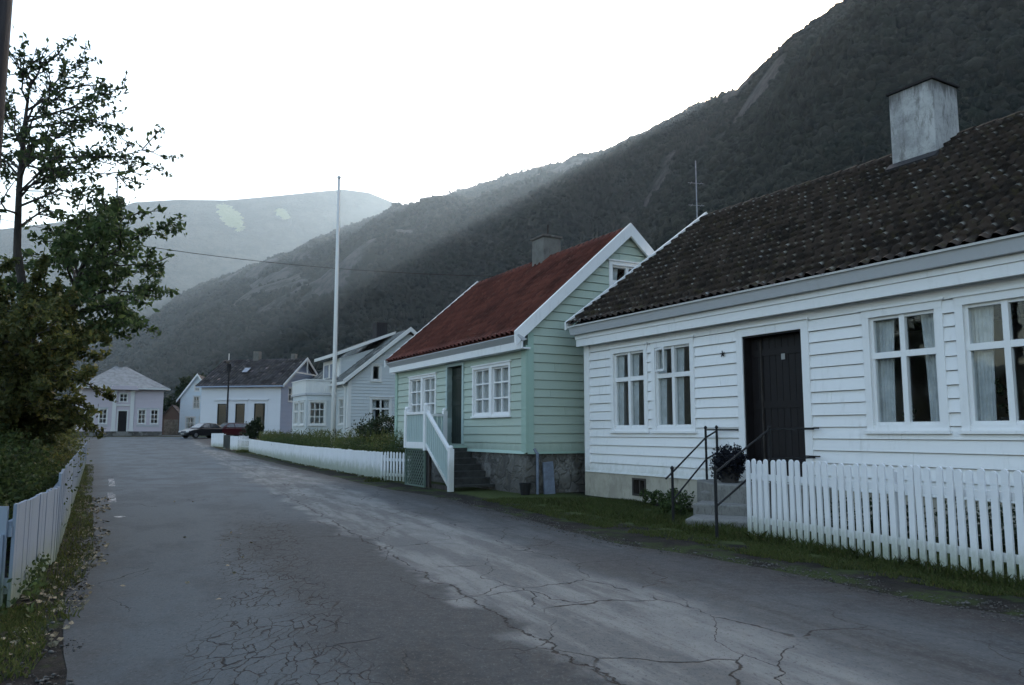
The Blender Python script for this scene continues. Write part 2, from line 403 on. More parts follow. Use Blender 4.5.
polar_sheet('far_mountain', np.arange(-95, 10.1, .35), np.concatenate([np.linspace(1820, 2700, 90), np.linspace(2720, 2950, 6)]), far_h, M['far'])

# the woods on the slope: one mass of many small crowns
def forest(N):
    az = rng.uniform(-31, 47, N * 3); r1 = np.interp(az, RA, RD1); r0 = np.interp(az, RA, RD0)
    t = rng.uniform(0.0, 1.03, N * 3) ** .8; r = r0 + t * (r1 - r0)
    x = r * np.sin(np.radians(az)); y = r * np.cos(np.radians(az))
    keep = (rockmask(x, y) < .165) & (rng.random(N * 3) < np.clip(1.25 - .25 * t, 0, 1))
    az, r, x, y = az[keep][:N], r[keep][:N], x[keep][:N], y[keep][:N]; n = len(x)
    z = hill_h(az, r)
    bm = bmesh.new(); bmesh.ops.create_icosphere(bm, subdivisions=1, radius=1)
    bv = np.array([v.co[:] for v in bm.verts]); bf = np.array([[v.index for v in f.verts] for f in bm.faces]); bm.free()
    cl = fbm(x / 90, y / 90, 3, 55)
    conif = (cl + rng.normal(0, .08, n)) > .16
    hgt = np.clip(rng.lognormal(1.5, .36, n), 2.2, 10) * np.interp(t[keep][:N], [.8, 1], [1, .6]) * np.where(conif, 1.15, .85); rad = np.where(conif, hgt * .26, hgt * .5) * rng.uniform(.8, 1.3, n)
    V = np.repeat(bv[None], n, 0) * (1 + rng.uniform(-.3, .3, (n, 12, 1)))
    taper = np.where(conif[:, None], np.clip(.75 - .75 * V[:, :, 2], .05, 1.7), 1.0)
    V[:, :, 0] *= rad[:, None] * taper; V[:, :, 1] *= rad[:, None] * taper
    V[:, :, 2] = (V[:, :, 2] + .75) * hgt[:, None] * .5
    V += np.stack([x, y, z - .6], -1)[:, None, :]
    Fc = (bf[None] + (np.arange(n) * 12)[:, None, None]).reshape(-1, 3)
    nm = NT('slope_woods_leaves'); i = nm.island()
    col = nm.mix(nm.step(nm.noise(.014, 6, .7), .40, .60), nm.mix(i, (.004, .009, .007), (.014, .022, .015)), nm.mix(i, (.010, .015, .011), (.034, .036, .028)))
    nm.color(col); nm.rough(.9); nm.spec(.05); nm.bump(nm.noise(.9, 4, .7), 1, 1.5)
    o = npobj('woods', V.reshape(-1, 3), Fc, nm.m)
    tag(o, 'dark mixed woods covering the mountainside behind the houses', 'woods', kind='stuff')
forest(95000)

# ------------------------------------------------------------------ ground, road
def ground_mat():
    n = NT('verge_soil'); c = n.co()
    a = n.mix(n.step(n.noise(3.5, 6, .7), .4, .62), (.013, .012, .011), (.028, .025, .022))
    a = n.mix(n.step(n.noise(26, 4, .7), .58, .70, 0, .7), a, (.075, .068, .06))
    g = n.mix(n.noise(9, 4), (.020, .034, .010), (.042, .056, .018))
    s = n.sep(c); dx, dy = -5.2, 10.4; L = hypot(dx, dy)
    dv = n.math('ADD', n.math('ADD', n.math('MULTIPLY', s[0], dy / L), n.math('MULTIPLY', s[1], -dx / L)), -(4.35 * dy / L + 6.5 * -dx / L))
    lawn = n.math('MULTIPLY', n.step(n.math('ADD', dv, n.math('MULTIPLY', n.math('SUBTRACT', n.noise(2.6, 6, .75), .5), 1.0)), .12, .38), n.step(dv, 3.0, 2.2))
    g2 = n.mix(n.noise(14, 5, .7), (.040, .058, .018), (.085, .100, .036))
    n.color(n.mix(n.math('MULTIPLY', lawn, .9), n.mix(n.step(n.noise(.9, 5, .7), .47, .6), a, g), g2)); n.rough(.95); n.spec(.1)
    n.bump(n.noise(18, 6, .75), .7, .05)
    return n.m
M['ground'] = ground_mat()
yy = np.concatenate([np.linspace(-40, 170, 106), [260, 420, 700, 1200, 2500, 5200]]); yy = np.concatenate([[-5200, -1500, -400, -120], yy])
xx = np.concatenate([[-5200, -2000, -600, -200], np.linspace(-90, 90, 61), [200, 600, 2000, 5200]])
X, Y = np.meshgrid(xx, yy); Z = np.vectorize(gz)(X, Y) - .005
k = (np.arange(len(yy) - 1)[:, None] * len(xx) + np.arange(len(xx) - 1)[None]).ravel()
tag(npobj('ground', np.stack([X, Y, Z], -1).reshape(-1, 3), np.stack([k, k + 1, k + len(xx) + 1, k + len(xx)], -1), M['ground'], smooth=True), kind='structure')

LB = [(.6, -6), (-1.2, 2), (-2.55, 4.6), (-3.75, 6.75), (-5.55, 10.42), (-8.85, 16.45), (-15.7, 29.31), (-25.2, 46), (-36, 62), (-60, 74), (-90, 80)]
RB = [(8.6, -6), (5.3, 3.6), (3.95, 6.0), (3.5, 6.6), (2.68, 8.25), (1.2, 10.32), (-.15, 13.84), (-1.45, 16.94), (-3.4, 20.2), (-6.35, 26.54), (-10.8, 35.89), (-16.2, 46.32), (-22.6, 59), (-24, 72), (-24.5, 90)]
def road_mat():
    n = NT('old_asphalt'); c = n.co(); s = n.sep(c)
    wob = n.math('MULTIPLY', n.math('SUBTRACT', n.noise(.7, 4), .5), 1.6)
    def dist(p, q):                                   # signed distance to the line p-q, positive on its right
        dx, dy = q[0] - p[0], q[1] - p[1]; L = hypot(dx, dy); nx, ny = dy / L, -dx / L
        return n.math('ADD', n.math('ADD', n.math('MULTIPLY', s[0], nx), n.math('MULTIPLY', s[1], ny)), -(p[0] * nx + p[1] * ny))
    dl = dist((.56, 4.63), (-10.0, 28.5)); dr = dist((2.3, 4.9), (-8.0, 29.0))
    L = hypot(-10.5, 24.5); ux, uy = -10.5 / L, 24.5 / L          # direction of the street
    cmb = n.t.nodes.new('ShaderNodeCombineXYZ'); n.set(cmb.inputs[0], n.math('ADD', n.math('MULTIPLY', s[0], uy), n.math('MULTIPLY', s[1], -ux))); n.set(cmb.inputs[1], n.math('ADD', n.math('MULTIPLY', s[0], ux), n.math('MULTIPLY', s[1], uy)))
    rc = cmb.outputs[0]
    streak = n.noise(2.6, 6, .72, n.scale(rc, (1, .13, 1))); blot = n.noise(.8, 6, .72, n.scale(rc, (1, .45, 1)))
    fine = n.noise(150, 3, .7); med = n.noise(9, 6, .75)
    base = n.mix(n.step(med, .35, .68), (.043, .056, .066), (.058, .074, .085))
    base = n.mix(n.step(blot, .45, .62, 0, .7), base, (.030, .039, .047))
    far = n.mix(n.step(blot, .42, .60), (.068, .088, .104), (.046, .060, .070))  # paler colour stands in for the sky's grazing sheen on the distant road
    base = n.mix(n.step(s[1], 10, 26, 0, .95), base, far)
    # right-hand half: older, darker, streaked along the wheel tracks
    dw = n.math('ADD', dl, wob); rw = n.math('ADD', dr, n.math('MULTIPLY', wob, .7))
    right = n.mix(n.step(streak, .38, .62), (.022, .028, .033), (.046, .056, .063))
    base = n.mix(n.math('MULTIPLY', n.step(rw, -.3, .35), n.step(s[1], 34, 20, .35, .9)), base, right)
    # a strip of newer black tarmac left of the worn pale one
    dark = n.math('MULTIPLY', n.step(dw, -1.75, -1.15), n.step(dw, .12, -.08))
    dark = n.math('MULTIPLY', dark, n.step(n.math('ADD', s[1], n.math('MULTIPLY', wob, 1.5)), 14, 11))
    base = n.mix(n.math('MULTIPLY', dark, n.step(blot, .30, .55, .95, .6)), base, (.014, .0185, .022))
    patch = n.math('MULTIPLY', n.step(n.noise(.42, 4, .6, n.vadd(c, (11.0, 4.0, 0))), .53, .57), n.step(rw, -.9, -.5))
    base = n.mix(n.math('MULTIPLY', patch, .5), base, (.026, .030, .035))
    band = n.math('MULTIPLY', n.step(dw, -.15, .12), n.step(rw, .1, -.35))
    pale = n.mix(n.step(streak, .42, .60), (.070, .080, .086), (.138, .150, .154))
    base = n.mix(n.math('MULTIPLY', band, n.step(blot, .32, .5, .55, .95)), base, pale)
    farst = n.math('MULTIPLY', n.step(n.noise(.5, 6, .72, n.scale(c, (.35, 1.3, 1))), .52, .66), n.step(s[1], 14, 22))
    base = n.mix(n.math('MULTIPLY', farst, .6), base, (.034, .040, .048))
    # dirt washed in from both verges
    er = dist((3.75, 6.0), (-1.62, 16.94)); el = dist((-2.7, 4.6), (-8.9, 16.45))
    wob2 = n.math('MULTIPLY', n.math('SUBTRACT', n.noise(2.2, 6, .75), .5), 1.3)
    base = n.mix(n.step(n.math('ADD', er, wob2), -.75, -.05, 0, .85), base, (.022, .021, .021))
    base = n.mix(n.step(n.math('ADD', el, wob2), .75, .0, 0, .6), base, (.034, .032, .030))
    g2 = n.noise(42, 4, .8, n.scale(c, (1, .5, 1)))
    base = n.mix(n.step(g2, .54, .68, 0, .45), base, (.10, .108, .116))
    base = n.mix(n.step(g2, .46, .34, 0, .6), base, (.012, .014, .016))
    base = n.mix(n.step(fine, .6, .72, 0, .4), base, (.11, .115, .12))
    base = n.mix(n.step(fine, .42, .3, 0, .5), base, (.010, .011, .012))
    # crocodile cracks in the wheel track, wide cracks elsewhere, long joints
    w = n.vadd(c, n.scale(n.noisec(3.2, 5), (.22, .45, 0)))
    v1 = n.voro(9.5, 'DISTANCE_TO_EDGE', n.scale(w, (1.15, .36, 1))); v2 = n.voro(1.1, 'DISTANCE_TO_EDGE', n.scale(n.vadd(c, n.scale(n.noisec(1.2, 5), (.9, .9, 0))), (1, .6, 1)))
    dx = dist((-1.25, 4.5), (-5.0, 15.4))
    al = n.math('MULTIPLY', n.step(n.math('ABSOLUTE', n.math('ADD', dx, n.math('MULTIPLY', wob, .5))), .62, .3), n.step(s[1], 15, 11))
    al = n.math('MULTIPLY', al, n.step(n.noise(1.3, 3), .34, .5))
    cr1 = n.math('MULTIPLY', n.step(v1, .042, .010), al)
    reg2 = n.math('MAXIMUM', n.math('MULTIPLY', n.step(n.math('ADD', dl, wob), -.5, .1), n.step(n.math('ADD', dr, wob), 1.2, .4)), n.step(n.noise(.4, 3, .6, n.vadd(c, (3.0, 9.0, 0))), .56, .64))
    cr2 = n.math('MULTIPLY', n.step(v2, .008, .002), n.math('MULTIPLY', reg2, n.step(n.noise(.9, 4), .38, .5)))
    j = dist((.6, 4.54), (-4.81, 17.2)); j = n.math('ABSOLUTE', n.math('ADD', j, n.math('MULTIPLY', n.math('SUBTRACT', n.noise(1.6, 6, .7), .5), .45)))
    cr3 = n.math('MULTIPLY', n.step(j, .016, .004), n.step(n.noise(2.0, 3), .36, .46))
    cr3 = n.math('MULTIPLY', cr3, n.step(s[1], 20, 16))
    cr = n.math('MAXIMUM', n.math('MAXIMUM', cr1, cr2), cr3)
    base = n.mix(n.math('MULTIPLY', cr, .95), base, (.003, .003, .0035))
    n.color(base); n.rough(n.step(med, .3, .7, .72, .9)); n.spec(.16)
    n.bump(n.math('SUBTRACT', n.math('ADD', n.math('MULTIPLY', g2, .5), n.math('MULTIPLY', med, .35)), cr), .55, .02)
    return n.m
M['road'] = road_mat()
def sheet(name, left, right, mat, dz, m=10, sub=6, jit=0):
    """a strip between two polylines, draped on the street level"""
    def res(P, n):
        P = np.array(P, float); d = np.concatenate([[0], np.cumsum(np.hypot(*np.diff(P, axis=0).T))]); t = np.linspace(0, d[-1], n)
        # resample at matching knot parameters
        return P
    L, Rr = np.array(left, float), np.array(right, float)
    ys = np.unique(np.concatenate([np.linspace(max(L[0, 1], Rr[0, 1]), min(L[-1, 1], Rr[-1, 1]), 240)]))
    xl = np.interp(ys, L[:, 1], L[:, 0]); xr = np.interp(ys, Rr[:, 1], Rr[:, 0])
    if jit:
        xl = xl + fbm(ys * 1.3, ys * 0, 4, 5) * jit; xr = xr + fbm(ys * 1.3, ys * 0 + 9, 4, 6) * jit
    T = np.linspace(0, 1, m); Xs = xl[:, None] * (1 - T) + xr[:, None] * T; Ys = np.repeat(ys[:, None], m, 1)
    Zs = np.vectorize(gz)(Xs, Ys) + dz
    k = (np.arange(len(ys) - 1)[:, None] * m + np.arange(m - 1)[None]).ravel()
    return tag(npobj(name, np.stack([Xs, Ys, Zs], -1).reshape(-1, 3), np.stack([k, k + 1, k + m + 1, k + m], -1), mat, smooth=True), kind='structure')
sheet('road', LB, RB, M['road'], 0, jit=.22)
# the wide junction in front of the pale pink house
mb = MB(); mb.add([(x, y, gz(x, y) + .004) for x, y in [(-90, 76), (-12, 70), (-12, 92), (-90, 92)]], [(0, 1, 2, 3)])
M['pale_asphalt'] = plain('pale_asphalt', (.085, .094, .108), .7, .25, .8)
tag(obj('square', mb, M['pale_asphalt'], recalc=False), kind='structure')
# worn white paint strokes near the left edge
n = NT('worn_road_paint'); n.color((.34, .35, .36)); n.rough(.7)
tr = n.t.nodes.new('ShaderNodeBsdfTransparent'); mx = n.t.nodes.new('ShaderNodeMixShader')
n.t.links.new(n.step(n.noise(7, 5, .8), .46, .58), mx.inputs[0]); n.t.links.new(tr.outputs[0], mx.inputs[1]); n.t.links.new(n.b.outputs[0], mx.inputs[2]); n.t.links.new(mx.outputs[0], n.out.inputs[0])
mb = MB()
for (xa, ya, xb, yb) in [(-8.0, 15.9, -9.3, 18.4), (-10.4, 20.6, -12.0, 23.7), (-6.6, 13.25, -6.35, 13.1)]:
    d = Vector((xb - xa, yb - ya)).normalized(); q = Vector((-d.y, d.x)) * .075
    mb.add([(xa - q.x, ya - q.y, .006), (xa + q.x, ya + q.y, .006), (xb + q.x, yb + q.y, .006), (xb - q.x, yb - q.y, .006)], [(0, 1, 2, 3)])
tag(obj('road_marking', mb, n.m, recalc=False), kind='structure')

# ------------------------------------------------------------------ foliage helpers
def leaves(P, size, flat=0.0, asp=.55, droop=0):
    """one folded diamond per point -> V, F"""
    n = len(P); d = rng.normal(size=(n, 3)); d[:, 2] = d[:, 2] * (1 - flat) - droop; d /= np.linalg.norm(d, axis=1, keepdims=True)
    a = rng.normal(size=(n, 3)); w = np.cross(d, a); w /= np.linalg.norm(w, axis=1, keepdims=True) + 1e-9
    u = np.cross(d, w); s = size * rng.uniform(.6, 1.35, (n, 1))
    V = np.stack([P - d * s * .5, P + w * s * asp * .5 + u * s * .1, P + d * s * .5, P - w * s * asp * .5 + u * s * .1], 1)
    return V.reshape(-1, 3), np.arange(n * 4).reshape(-1, 4)
def clumps(blobs, n, lo=.35):
    """points in a union of ellipsoids (cx,cy,cz,rx,ry,rz), denser toward the shell, gathered in sprays"""
    vol = np.array([b[3] * b[4] * b[5] for b in blobs]) ** .8; pick = rng.choice(len(blobs), n // 14 + 1, p=vol / vol.sum())
    B = np.array(blobs)[pick]
    d = rng.normal(size=(len(B), 3)); d /= np.linalg.norm(d, axis=1, keepdims=True)
    r = rng.uniform(lo, 1, (len(B), 1)) ** .6 * (1 + rng.normal(0, .10, (len(B), 1)))
    c = B[:, :3] + d * r * B[:, 3:]
    P = np.repeat(c, 14, 0); P = P + rng.normal(0, 1, P.shape) * (np.repeat(B[:, 3:].mean(1), 14)[:, None] * .11)
    return P[P[:, 2] > .02]

M['leaf_tree'] = leafmat('broad_leaf', (.036, .060, .028), (.078, .115, .046))
M['leaf_tree2'] = leafmat('fresh_leaf', (.045, .080, .034), (.11, .16, .06))
M['leaf_olive'] = leafmat('olive_leaf', (.055, .070, .024), (.13, .145, .048), (.18, .145, .04))
M['leaf_dark'] = leafmat('dark_leaf', (.018, .032, .016), (.042, .062, .030))
M['leaf_green'] = leafmat('shrub_leaf', (.038, .066, .022), (.085, .12, .042))
M['leaf_blue'] = leafmat('dusky_leaf', (.012, .012, .022), (.026, .030, .040))
M['grass'] = leafmat('grass_blade', (.055, .078, .020), (.095, .115, .038), (.13, .11, .05))
M['dead'] = plain('fallen_leaf', (.20, .17, .11), .8, .6, 60)

def shrub(name, label, cat, blobs, n, size, mat, group=None, base=None, stems=5, asp=.55):
    b0 = blobs[0]; z0 = gz(b0[0], b0[1])
    e = empty(name, label, cat, (b0[0], b0[1], z0), group=group)
    P = clumps(blobs, n); P = P - np.array([b0[0], b0[1], z0])
    V, Fc = leaves(P, size, asp=asp); npobj('foliage', V, Fc, mat, e)
    mb = MB()
    for i in range(stems):
        b = random.choice(blobs); t = Vector((b[0] - b0[0] + random.uniform(-.4, .4) * b[3], b[1] - b0[1] + random.uniform(-.4, .4) * b[4], b[2] - z0 + .3 * b[5]))
        s = Vector((t.x * .25, t.y * .25, -.05)); mb.tube([s, s.lerp(t, .5) + Vector((random.uniform(-.1, .1), random.uniform(-.1, .1), 0)), t], [.025, .018, .008], 5)
    obj('stem', mb, M['bark'], e)
    return e

# ------------------------------------------------------------------ building helpers
def front(y=0): return lambda u, d, z: (u, y - d, z)
def gable(x=0): return lambda u, d, z: (x + d, u, z)          # faces local +X, u runs inward
def wall(name, fn, uL, uR, z0, z1, ops, mat, parent, pitch=.19, lip=.026, thick=.14, jit=.006):
    """lapped boards (and the wall behind them) cut round the openings ops = (u0,u1,z0,z1)"""
    mb = MB(fn); zb = []; z = z0
    while z < z1 - 1e-4:
        zn = min(z1, z + pitch * random.uniform(.94, 1.06)); zb.append((z, zn, random.uniform(-jit, jit))); z = zn
    span = (uL(z0), uR(z0))
    for (a, b, jj) in zb:
        jn = [random.uniform(*span) for _ in range(3)] if pitch < .5 else []
        gr = .013 if lip > .015 else 0
        cuts = sorted({a, b, b - gr} | {q for o in ops for q in (o[2], o[3]) if a < q < b})
        for za, zz in zip(cuts, cuts[1:]):
            mid = (za + zz) / 2; segs = [(None, None)]; blk = sorted((o[0], o[1]) for o in ops if o[2] - 1e-5 < mid < o[3] + 1e-5)
            ends = []; cur = 'L'
            for o in blk: ends.append((cur, o[0])); cur = o[1]
            ends.append((cur, 'R'))
            oa = lip + jj - (lip - .005) * (za - a) / (b - a); ob = lip + jj - (lip - .005) * (zz - a) / (b - a)
            if gr and za > b - gr - 1e-4: oa = ob = -.025
            for s, e in ends:
                la, lb = (uL(za), uL(zz)) if s == 'L' else (s, s); ra, rb = (uR(za), uR(zz)) if e == 'R' else (e, e)
                if ra - la < 1e-3: continue
                lb = min(lb, rb - 1e-4) if rb < lb else lb
                js = [q for q in jn if la + .4 < q < min(ra, rb) - .4 and lb + .4 < q]
                if js:
                    q = js[0]
                    mb.hexa([(la, oa, za), (q - .002, oa, za), (q - .002, -thick, za), (la, -thick, za)], [(lb, ob, zz), (q - .002, ob, zz), (q - .002, -thick, zz), (lb, -thick, zz)]); la = lb = q + .002
                mb.hexa([(la, oa, za), (ra, oa, za), (ra, -thick, za), (la, -thick, za)], [(lb, ob, zz), (rb, ob, zz), (rb, -thick, zz), (lb, -thick, zz)])
    return obj(name, mb, mat, parent)
K = lambda c: (lambda z: c)

def window(parent, fn, u0, u1, z0, z1, cols=2, rows=(.36, .64), mat=None, trim=.10, cas=1, curtain=None, head=True, gridm=.028, depth=.07, open_top=None, drape='both'):
    """u0..z1 is the outside of the casing. rows from the top. Casing, sash, panes, sill and curtain"""
    mat = mat or M['white']; mb = MB(fn); T = trim
    mb.box(u0, u0 + T, -.10, .040, z0 + .02, z1 - T); mb.box(u1 - T, u1, -.10, .040, z0 + .02, z1 - T)
    mb.box(u0 - .0, u1 + .0, -.10, .043, z1 - T, z1)
    if head: mb.box(u0 - .04, u1 + .04, .0, .07, z1, z1 + .035)
    w = obj('window', mb, mat, parent)
    sb = MB(fn); sb.box(u0 + T, u1 - T, -.10, .02, z0 + .02, z0 + T * .9); sb.box(u0 - .03, u1 + .03, .0, .075, z0 - .025, z0 + .02)
    obj('sill', sb, mat, w)
    a0, a1, b0, b1 = u0 + T, u1 - T, z0 + T * .9, z1 - T
    s = MB(fn); fr = .045
    cw = (a1 - a0) / cas; pn = MB(fn); zr = [b1]
    for q in rows: zr.append(zr[-1] - (b1 - b0) * q / sum(rows))
    for c in range(cas):
        p0, p1 = a0 + cw * c, a0 + cw * (c + 1)
        s.box(p0, p0 + fr, -.075, -.012, b0, b1); s.box(p1 - fr, p1, -.075, -.012, b0, b1)
        s.box(p0 + fr, p1 - fr, -.075, -.012, b0, b0 + fr); s.box(p0 + fr, p1 - fr, -.075, -.012, b1 - fr, b1)
        for k in range(1, cols):
            x = p0 + cw * k / cols; s.box(x - gridm, x + gridm, -.070, -.009, b0 + fr, b1 - fr)
        for zq in zr[1:-1]:
            s.box(p0 + fr, p1 - fr, -.073, -.006, zq - gridm * 1.15, zq + gridm * 1.15)
    if cas == 1 and cols == 2 and len(rows) == 2: s.box((a0 + a1) / 2 - .04, (a0 + a1) / 2 + .04, -.068, .004, b0 + .001, b1 - .001); s.box(a0 + .001, a1 - .001, -.066, .0, zr[1] - .045, zr[1] + .045)
    obj('sash', s, mat, w)
    pn.box(a0 + .01, a1 - .01, -.050, -.046, b0 + .01, b1 - .01); obj('pane', pn, M['glass'], w)
    # painted reveal of the wall inside
    rv = MB(fn); rv.box(a0 - .02, a0, -.30, -.101, b0, b1); rv.box(a1, a1 + .02, -.30, -.101, b0, b1); rv.box(a0, a1, -.30, -.101, b0 - .02, b0); rv.box(a0, a1, -.30, -.101, b1, b1 + .02)
    obj('reveal', rv, mat, w)
    if curtain:
        cb = MB(fn); N = 26
        spans = {'both': [(a0, a0 + (a1 - a0) * .30), (a1 - (a1 - a0) * .30, a1)], 'left': [(a0, a0 + (a1 - a0) * .5)], 'full': [(a0, a1)], 'each': [(a0, a0 + (a1 - a0) * .25), (a0 + (a1 - a0) * .50, a0 + (a1 - a0) * .74)]}[drape]
        for (c0, c1) in spans:
            vs = []; 
            for i in range(N + 1):
                t = i / N
                for (zq, sq) in ((b1, 1.0), ((b0 + b1) / 2, .86), (b0, .8)):
                    uu = c0 + (c1 - c0) * t * sq if c0 < (a0 + a1) / 2 + .05 else c1 - (c1 - c0) * (1 - t) * sq
                    vs.append((uu, (-.09 if drape == 'each' else -.135) + (.010 if drape == 'each' else .016) * sin(t * 6.28 * (4 + 5 * (c1 - c0))), zq))
            cb.add(vs, [(i * 3 + q, i * 3 + 3 + q, i * 3 + 4 + q, i * 3 + 1 + q) for i in range(N) for q in (0, 1)])
        obj('curtain', cb, curtain, w, smooth=True)
    return w

def tile_roof(parent, x0, x1, ye, ze, yr, zr, mat, per=.24, row=.33, amp=.032, stepd=.03, name='roof', sag=0.0, thick=.06, jit=.012):
    """pantiles from the eave (ye,ze) to the ridge (yr,zr): a wave along x, a step at every course"""
    L = hypot(yr - ye, zr - ze); dy, dz = (yr - ye) / L, (zr - ze) / L; sgn = 1 if yr > ye else -1
    ny, nz = -dz * sgn, dy * sgn
    nx = int((x1 - x0) / per * 6) + 1; xs = np.linspace(x0, x1, nx); ph = (xs - x0) / per
    wave = amp * (np.where((ph % 1) < .62, np.sin((ph % 1) / .62 * pi), -.45 * np.sin(((ph % 1) - .62) / .38 * pi)))
    rows = []; nr = int(round(L / row)); rl = L / nr
    ti = np.floor(ph).astype(int)
    for r in range(nr):
        jt = (np.random.default_rng(r * 7 + 1).uniform(-1, 1, ti.max() + 1) * jit)[ti]
        sg = -sag * np.sin(np.clip((xs - x0) / (x1 - x0), 0, 1) * pi)
        for (s_, o_) in ((r * rl + jt * 1.2, stepd), ((r + 1) * rl + jt * 0, 0.0)):
            d = s_; off = wave + o_ + jt
            rows.append(np.stack([xs, ye + dy * d + ny * off, ze + dz * d + nz * off + sg], -1))
    top = np.array(rows); m = len(rows)
    V = top.reshape(-1, 3); k = (np.arange(m - 1)[:, None] * nx + np.arange(nx - 1)[None]).ravel()
    Fc = np.stack([k, k + 1, k + nx + 1, k + nx], -1)
    # solid deck beneath
    q = [(x0, 0), (x1, 0)]; b = len(V)
    def P(x, s_, o_): return (x, ye + dy * s_ + ny * o_, ze + dz * s_ + nz * o_)
    o1, o2 = -amp * .5 - .01 - sag * .9, -amp * .5 - thick - sag * .9
    dk = [P(x0, 0, o2), P(x1, 0, o2), P(x1, L, o2), P(x0, L, o2), P(x0, 0, o1), P(x1, 0, o1), P(x1, L, o1), P(x0, L, o1)]
    V = np.concatenate([V, np.array(dk)])
    Fd = np.array([(3, 2, 1, 0), (4, 5, 6, 7), (0, 1, 5, 4), (1, 2, 6, 5), (2, 3, 7, 6), (3, 0, 4, 7)]) + b
    return npobj(name, V, np.concatenate([Fc, Fd]), mat, parent)

def verge(parent, x0, x1, ye, ze, yr, zr, h, mat, up=.05, drop=0):
    """barge board along a gable slope: between x0 and x1, its top up above the roof line"""
    mb = MB(); mb.prism([(ye, ze + up), (yr, zr + up), (yr, zr + up - h), (ye, ze + up - h)], x0, x1, 'x')
    return obj('verge_board', mb, mat, parent)

def door(parent, fn, u0, u1, z0, z1, mat, trim=.12, tmat=None, leaves_=1, rec=.10):
    tmat = tmat or M['white']
    d = MB(fn); d.box(u0, u1, -rec - .04, -rec, z0, z1); w = (u1 - u0) / leaves_
    for l in range(leaves_):
        a, b = u0 + w * l, u0 + w * (l + 1); n = max(2, int(w / .13))
        for k in range(n):
            p, q = a + .02 + (w - .04) * k / n, a + .02 + (w - .04) * (k + 1) / n
            d.box(p + .004, q - .004, -rec, -rec + .014, z0 + .03, z1 - .03)
        for zz in (z0 + .25, z0 + (z1 - z0) * .52, z1 - .3): d.box(a + .04, b - .04, -rec + .014, -rec + .028, zz - .06, zz + .06)
    o = obj('door', d, mat, parent)
    h = MB(fn); h.box(u1 - .16, u1 - .06, -rec + .03, -rec + .07, z0 + 1.0, z0 + 1.02); h.lathe([(.022, -.01), (.025, 0), (.022, .03)], (0, 0, 0), 6) if False else None
    h.box(u1 - .17, u1 - .13, -rec + .014, -rec + .034, z0 + .93, z0 + 1.09)
    obj('handle', h, M['iron'], o)
    f = MB(fn); f.box(u0 - trim, u0, -.12, .045, z0, z1); f.box(u1, u1 + trim, -.12, .045, z0, z1); f.box(u0 - trim, u1 + trim, -.12, .048, z1, z1 + trim)
    f.box(u0 - trim - .03, u1 + trim + .03, 0, .08, z1 + trim, z1 + trim + .03)
    obj('door_frame', f, tmat, o)
    return o
class Frame:
    def __init__(s, ox, oy, rot, z=0): s.o = (ox, oy, z); s.rot = rot; a = R(rot); s.c, s.s = cos(a), sin(a)
    def __call__(s, x, y, z=0): return (s.o[0] + x * s.c - y * s.s, s.o[1] + x * s.s + y * s.c, s.o[2] + z)

# ================================================================== white weatherboard house
WH = Frame(1.711, 17.856, -60)
h = empty('weatherboard_house', 'white weatherboard house with mossy dark tiled roof, dark door and rendered chimney', 'house', WH.o, WH.rot)
L, DEP, YR, ZR = 13.4, 8.1, 4.05, 7.02
mb = MB(); ops_v = (1.66, 2.10)
mb.box(-.02, 1.66, -.06, .25, -.3, .54); mb.box(2.10, L, -.06, .25, -.3, .54); mb.box(1.66, 2.10, -.06, .25, -.3, .10); mb.box(1.66, 2.10, -.06, .25, .46, .54)
mb.box(-.02, .25, .25, DEP, -.3, .54); mb.box(L - .25, L, .25, DEP, -.3, .54); mb.box(.25, L - .25, DEP - .25, DEP, -.3, .54)
fo = obj('foundation', mb, M['plaster'], h)
mb = MB(); mb.box(1.66, 1.71, -.07, .1, .10, .46); mb.box(2.05, 2.10, -.07, .1, .10, .46); mb.box(1.71, 2.05, -.07, .1, .10, .14); mb.box(1.71, 2.05, -.07, .1, .42, .46)
mb.box(1.86, 1.90, -.05, .08, .14, .42)
cwn = obj('cellar_window', mb, M['bark'], fo); mb = MB(); mb.box(1.71, 2.05, .06, .07, .14, .42); 
obj('pane', MB().box(1.71, 2.05, .09, .10, .14, .42), M['dark_room'], fo)
wins = [(.93, 2.17), (2.30, 3.54), (7.16, 8.40), (8.57, 9.83), (11.1, 12.34)]
WZ0, WZ1 = 1.40, 3.20
ops = [(a + .09, b - .09, WZ0 + .02, WZ1 - .1) for a, b in wins] + [(4.77, 6.04, .56, 3.07)]
wall('wall', front(), K(0), K(L), .54, 3.42, ops, M['white'], h, .192, lip=.034)
gx = lambda z: max(0, (z - 3.55) / .737)
sg = lambda u, d, z: (-d, u, z)
gl_ = lambda z: 0 if z < 3.9 else (z - 3.9) / (6.9 - 3.9) * 4.05
gr_ = lambda z: DEP if z < 3.9 else DEP - (z - 3.9) / (6.9 - 3.9) * 4.05
wall('wall', sg, gl_, gr_, .54, 6.88, [], M['white'], h, .192, jit=0)
wall('wall', gable(L), gl_, gr_, .54, 6.88, [], M['white'], h, .192, jit=0)
obj('wall', MB().box(.15, L - .15, DEP - .15, DEP, .54, 3.9), M['white'], h)
mb = MB(); mb.box(-.035, .15, -.05, .0, .5, 3.40); mb.box(-.05, -.0, -.0, .15, .5, 3.4)
obj('corner_board', mb, M['white'], h)
obj('water_board', MB().prism([(-.085, .52), (-.028, .565), (-.028, .52)], 0, 4.62, 'x').prism([(-.085, .52), (-.028, .565), (-.028, .52)], 6.18, L, 'x'), M['white'], h)
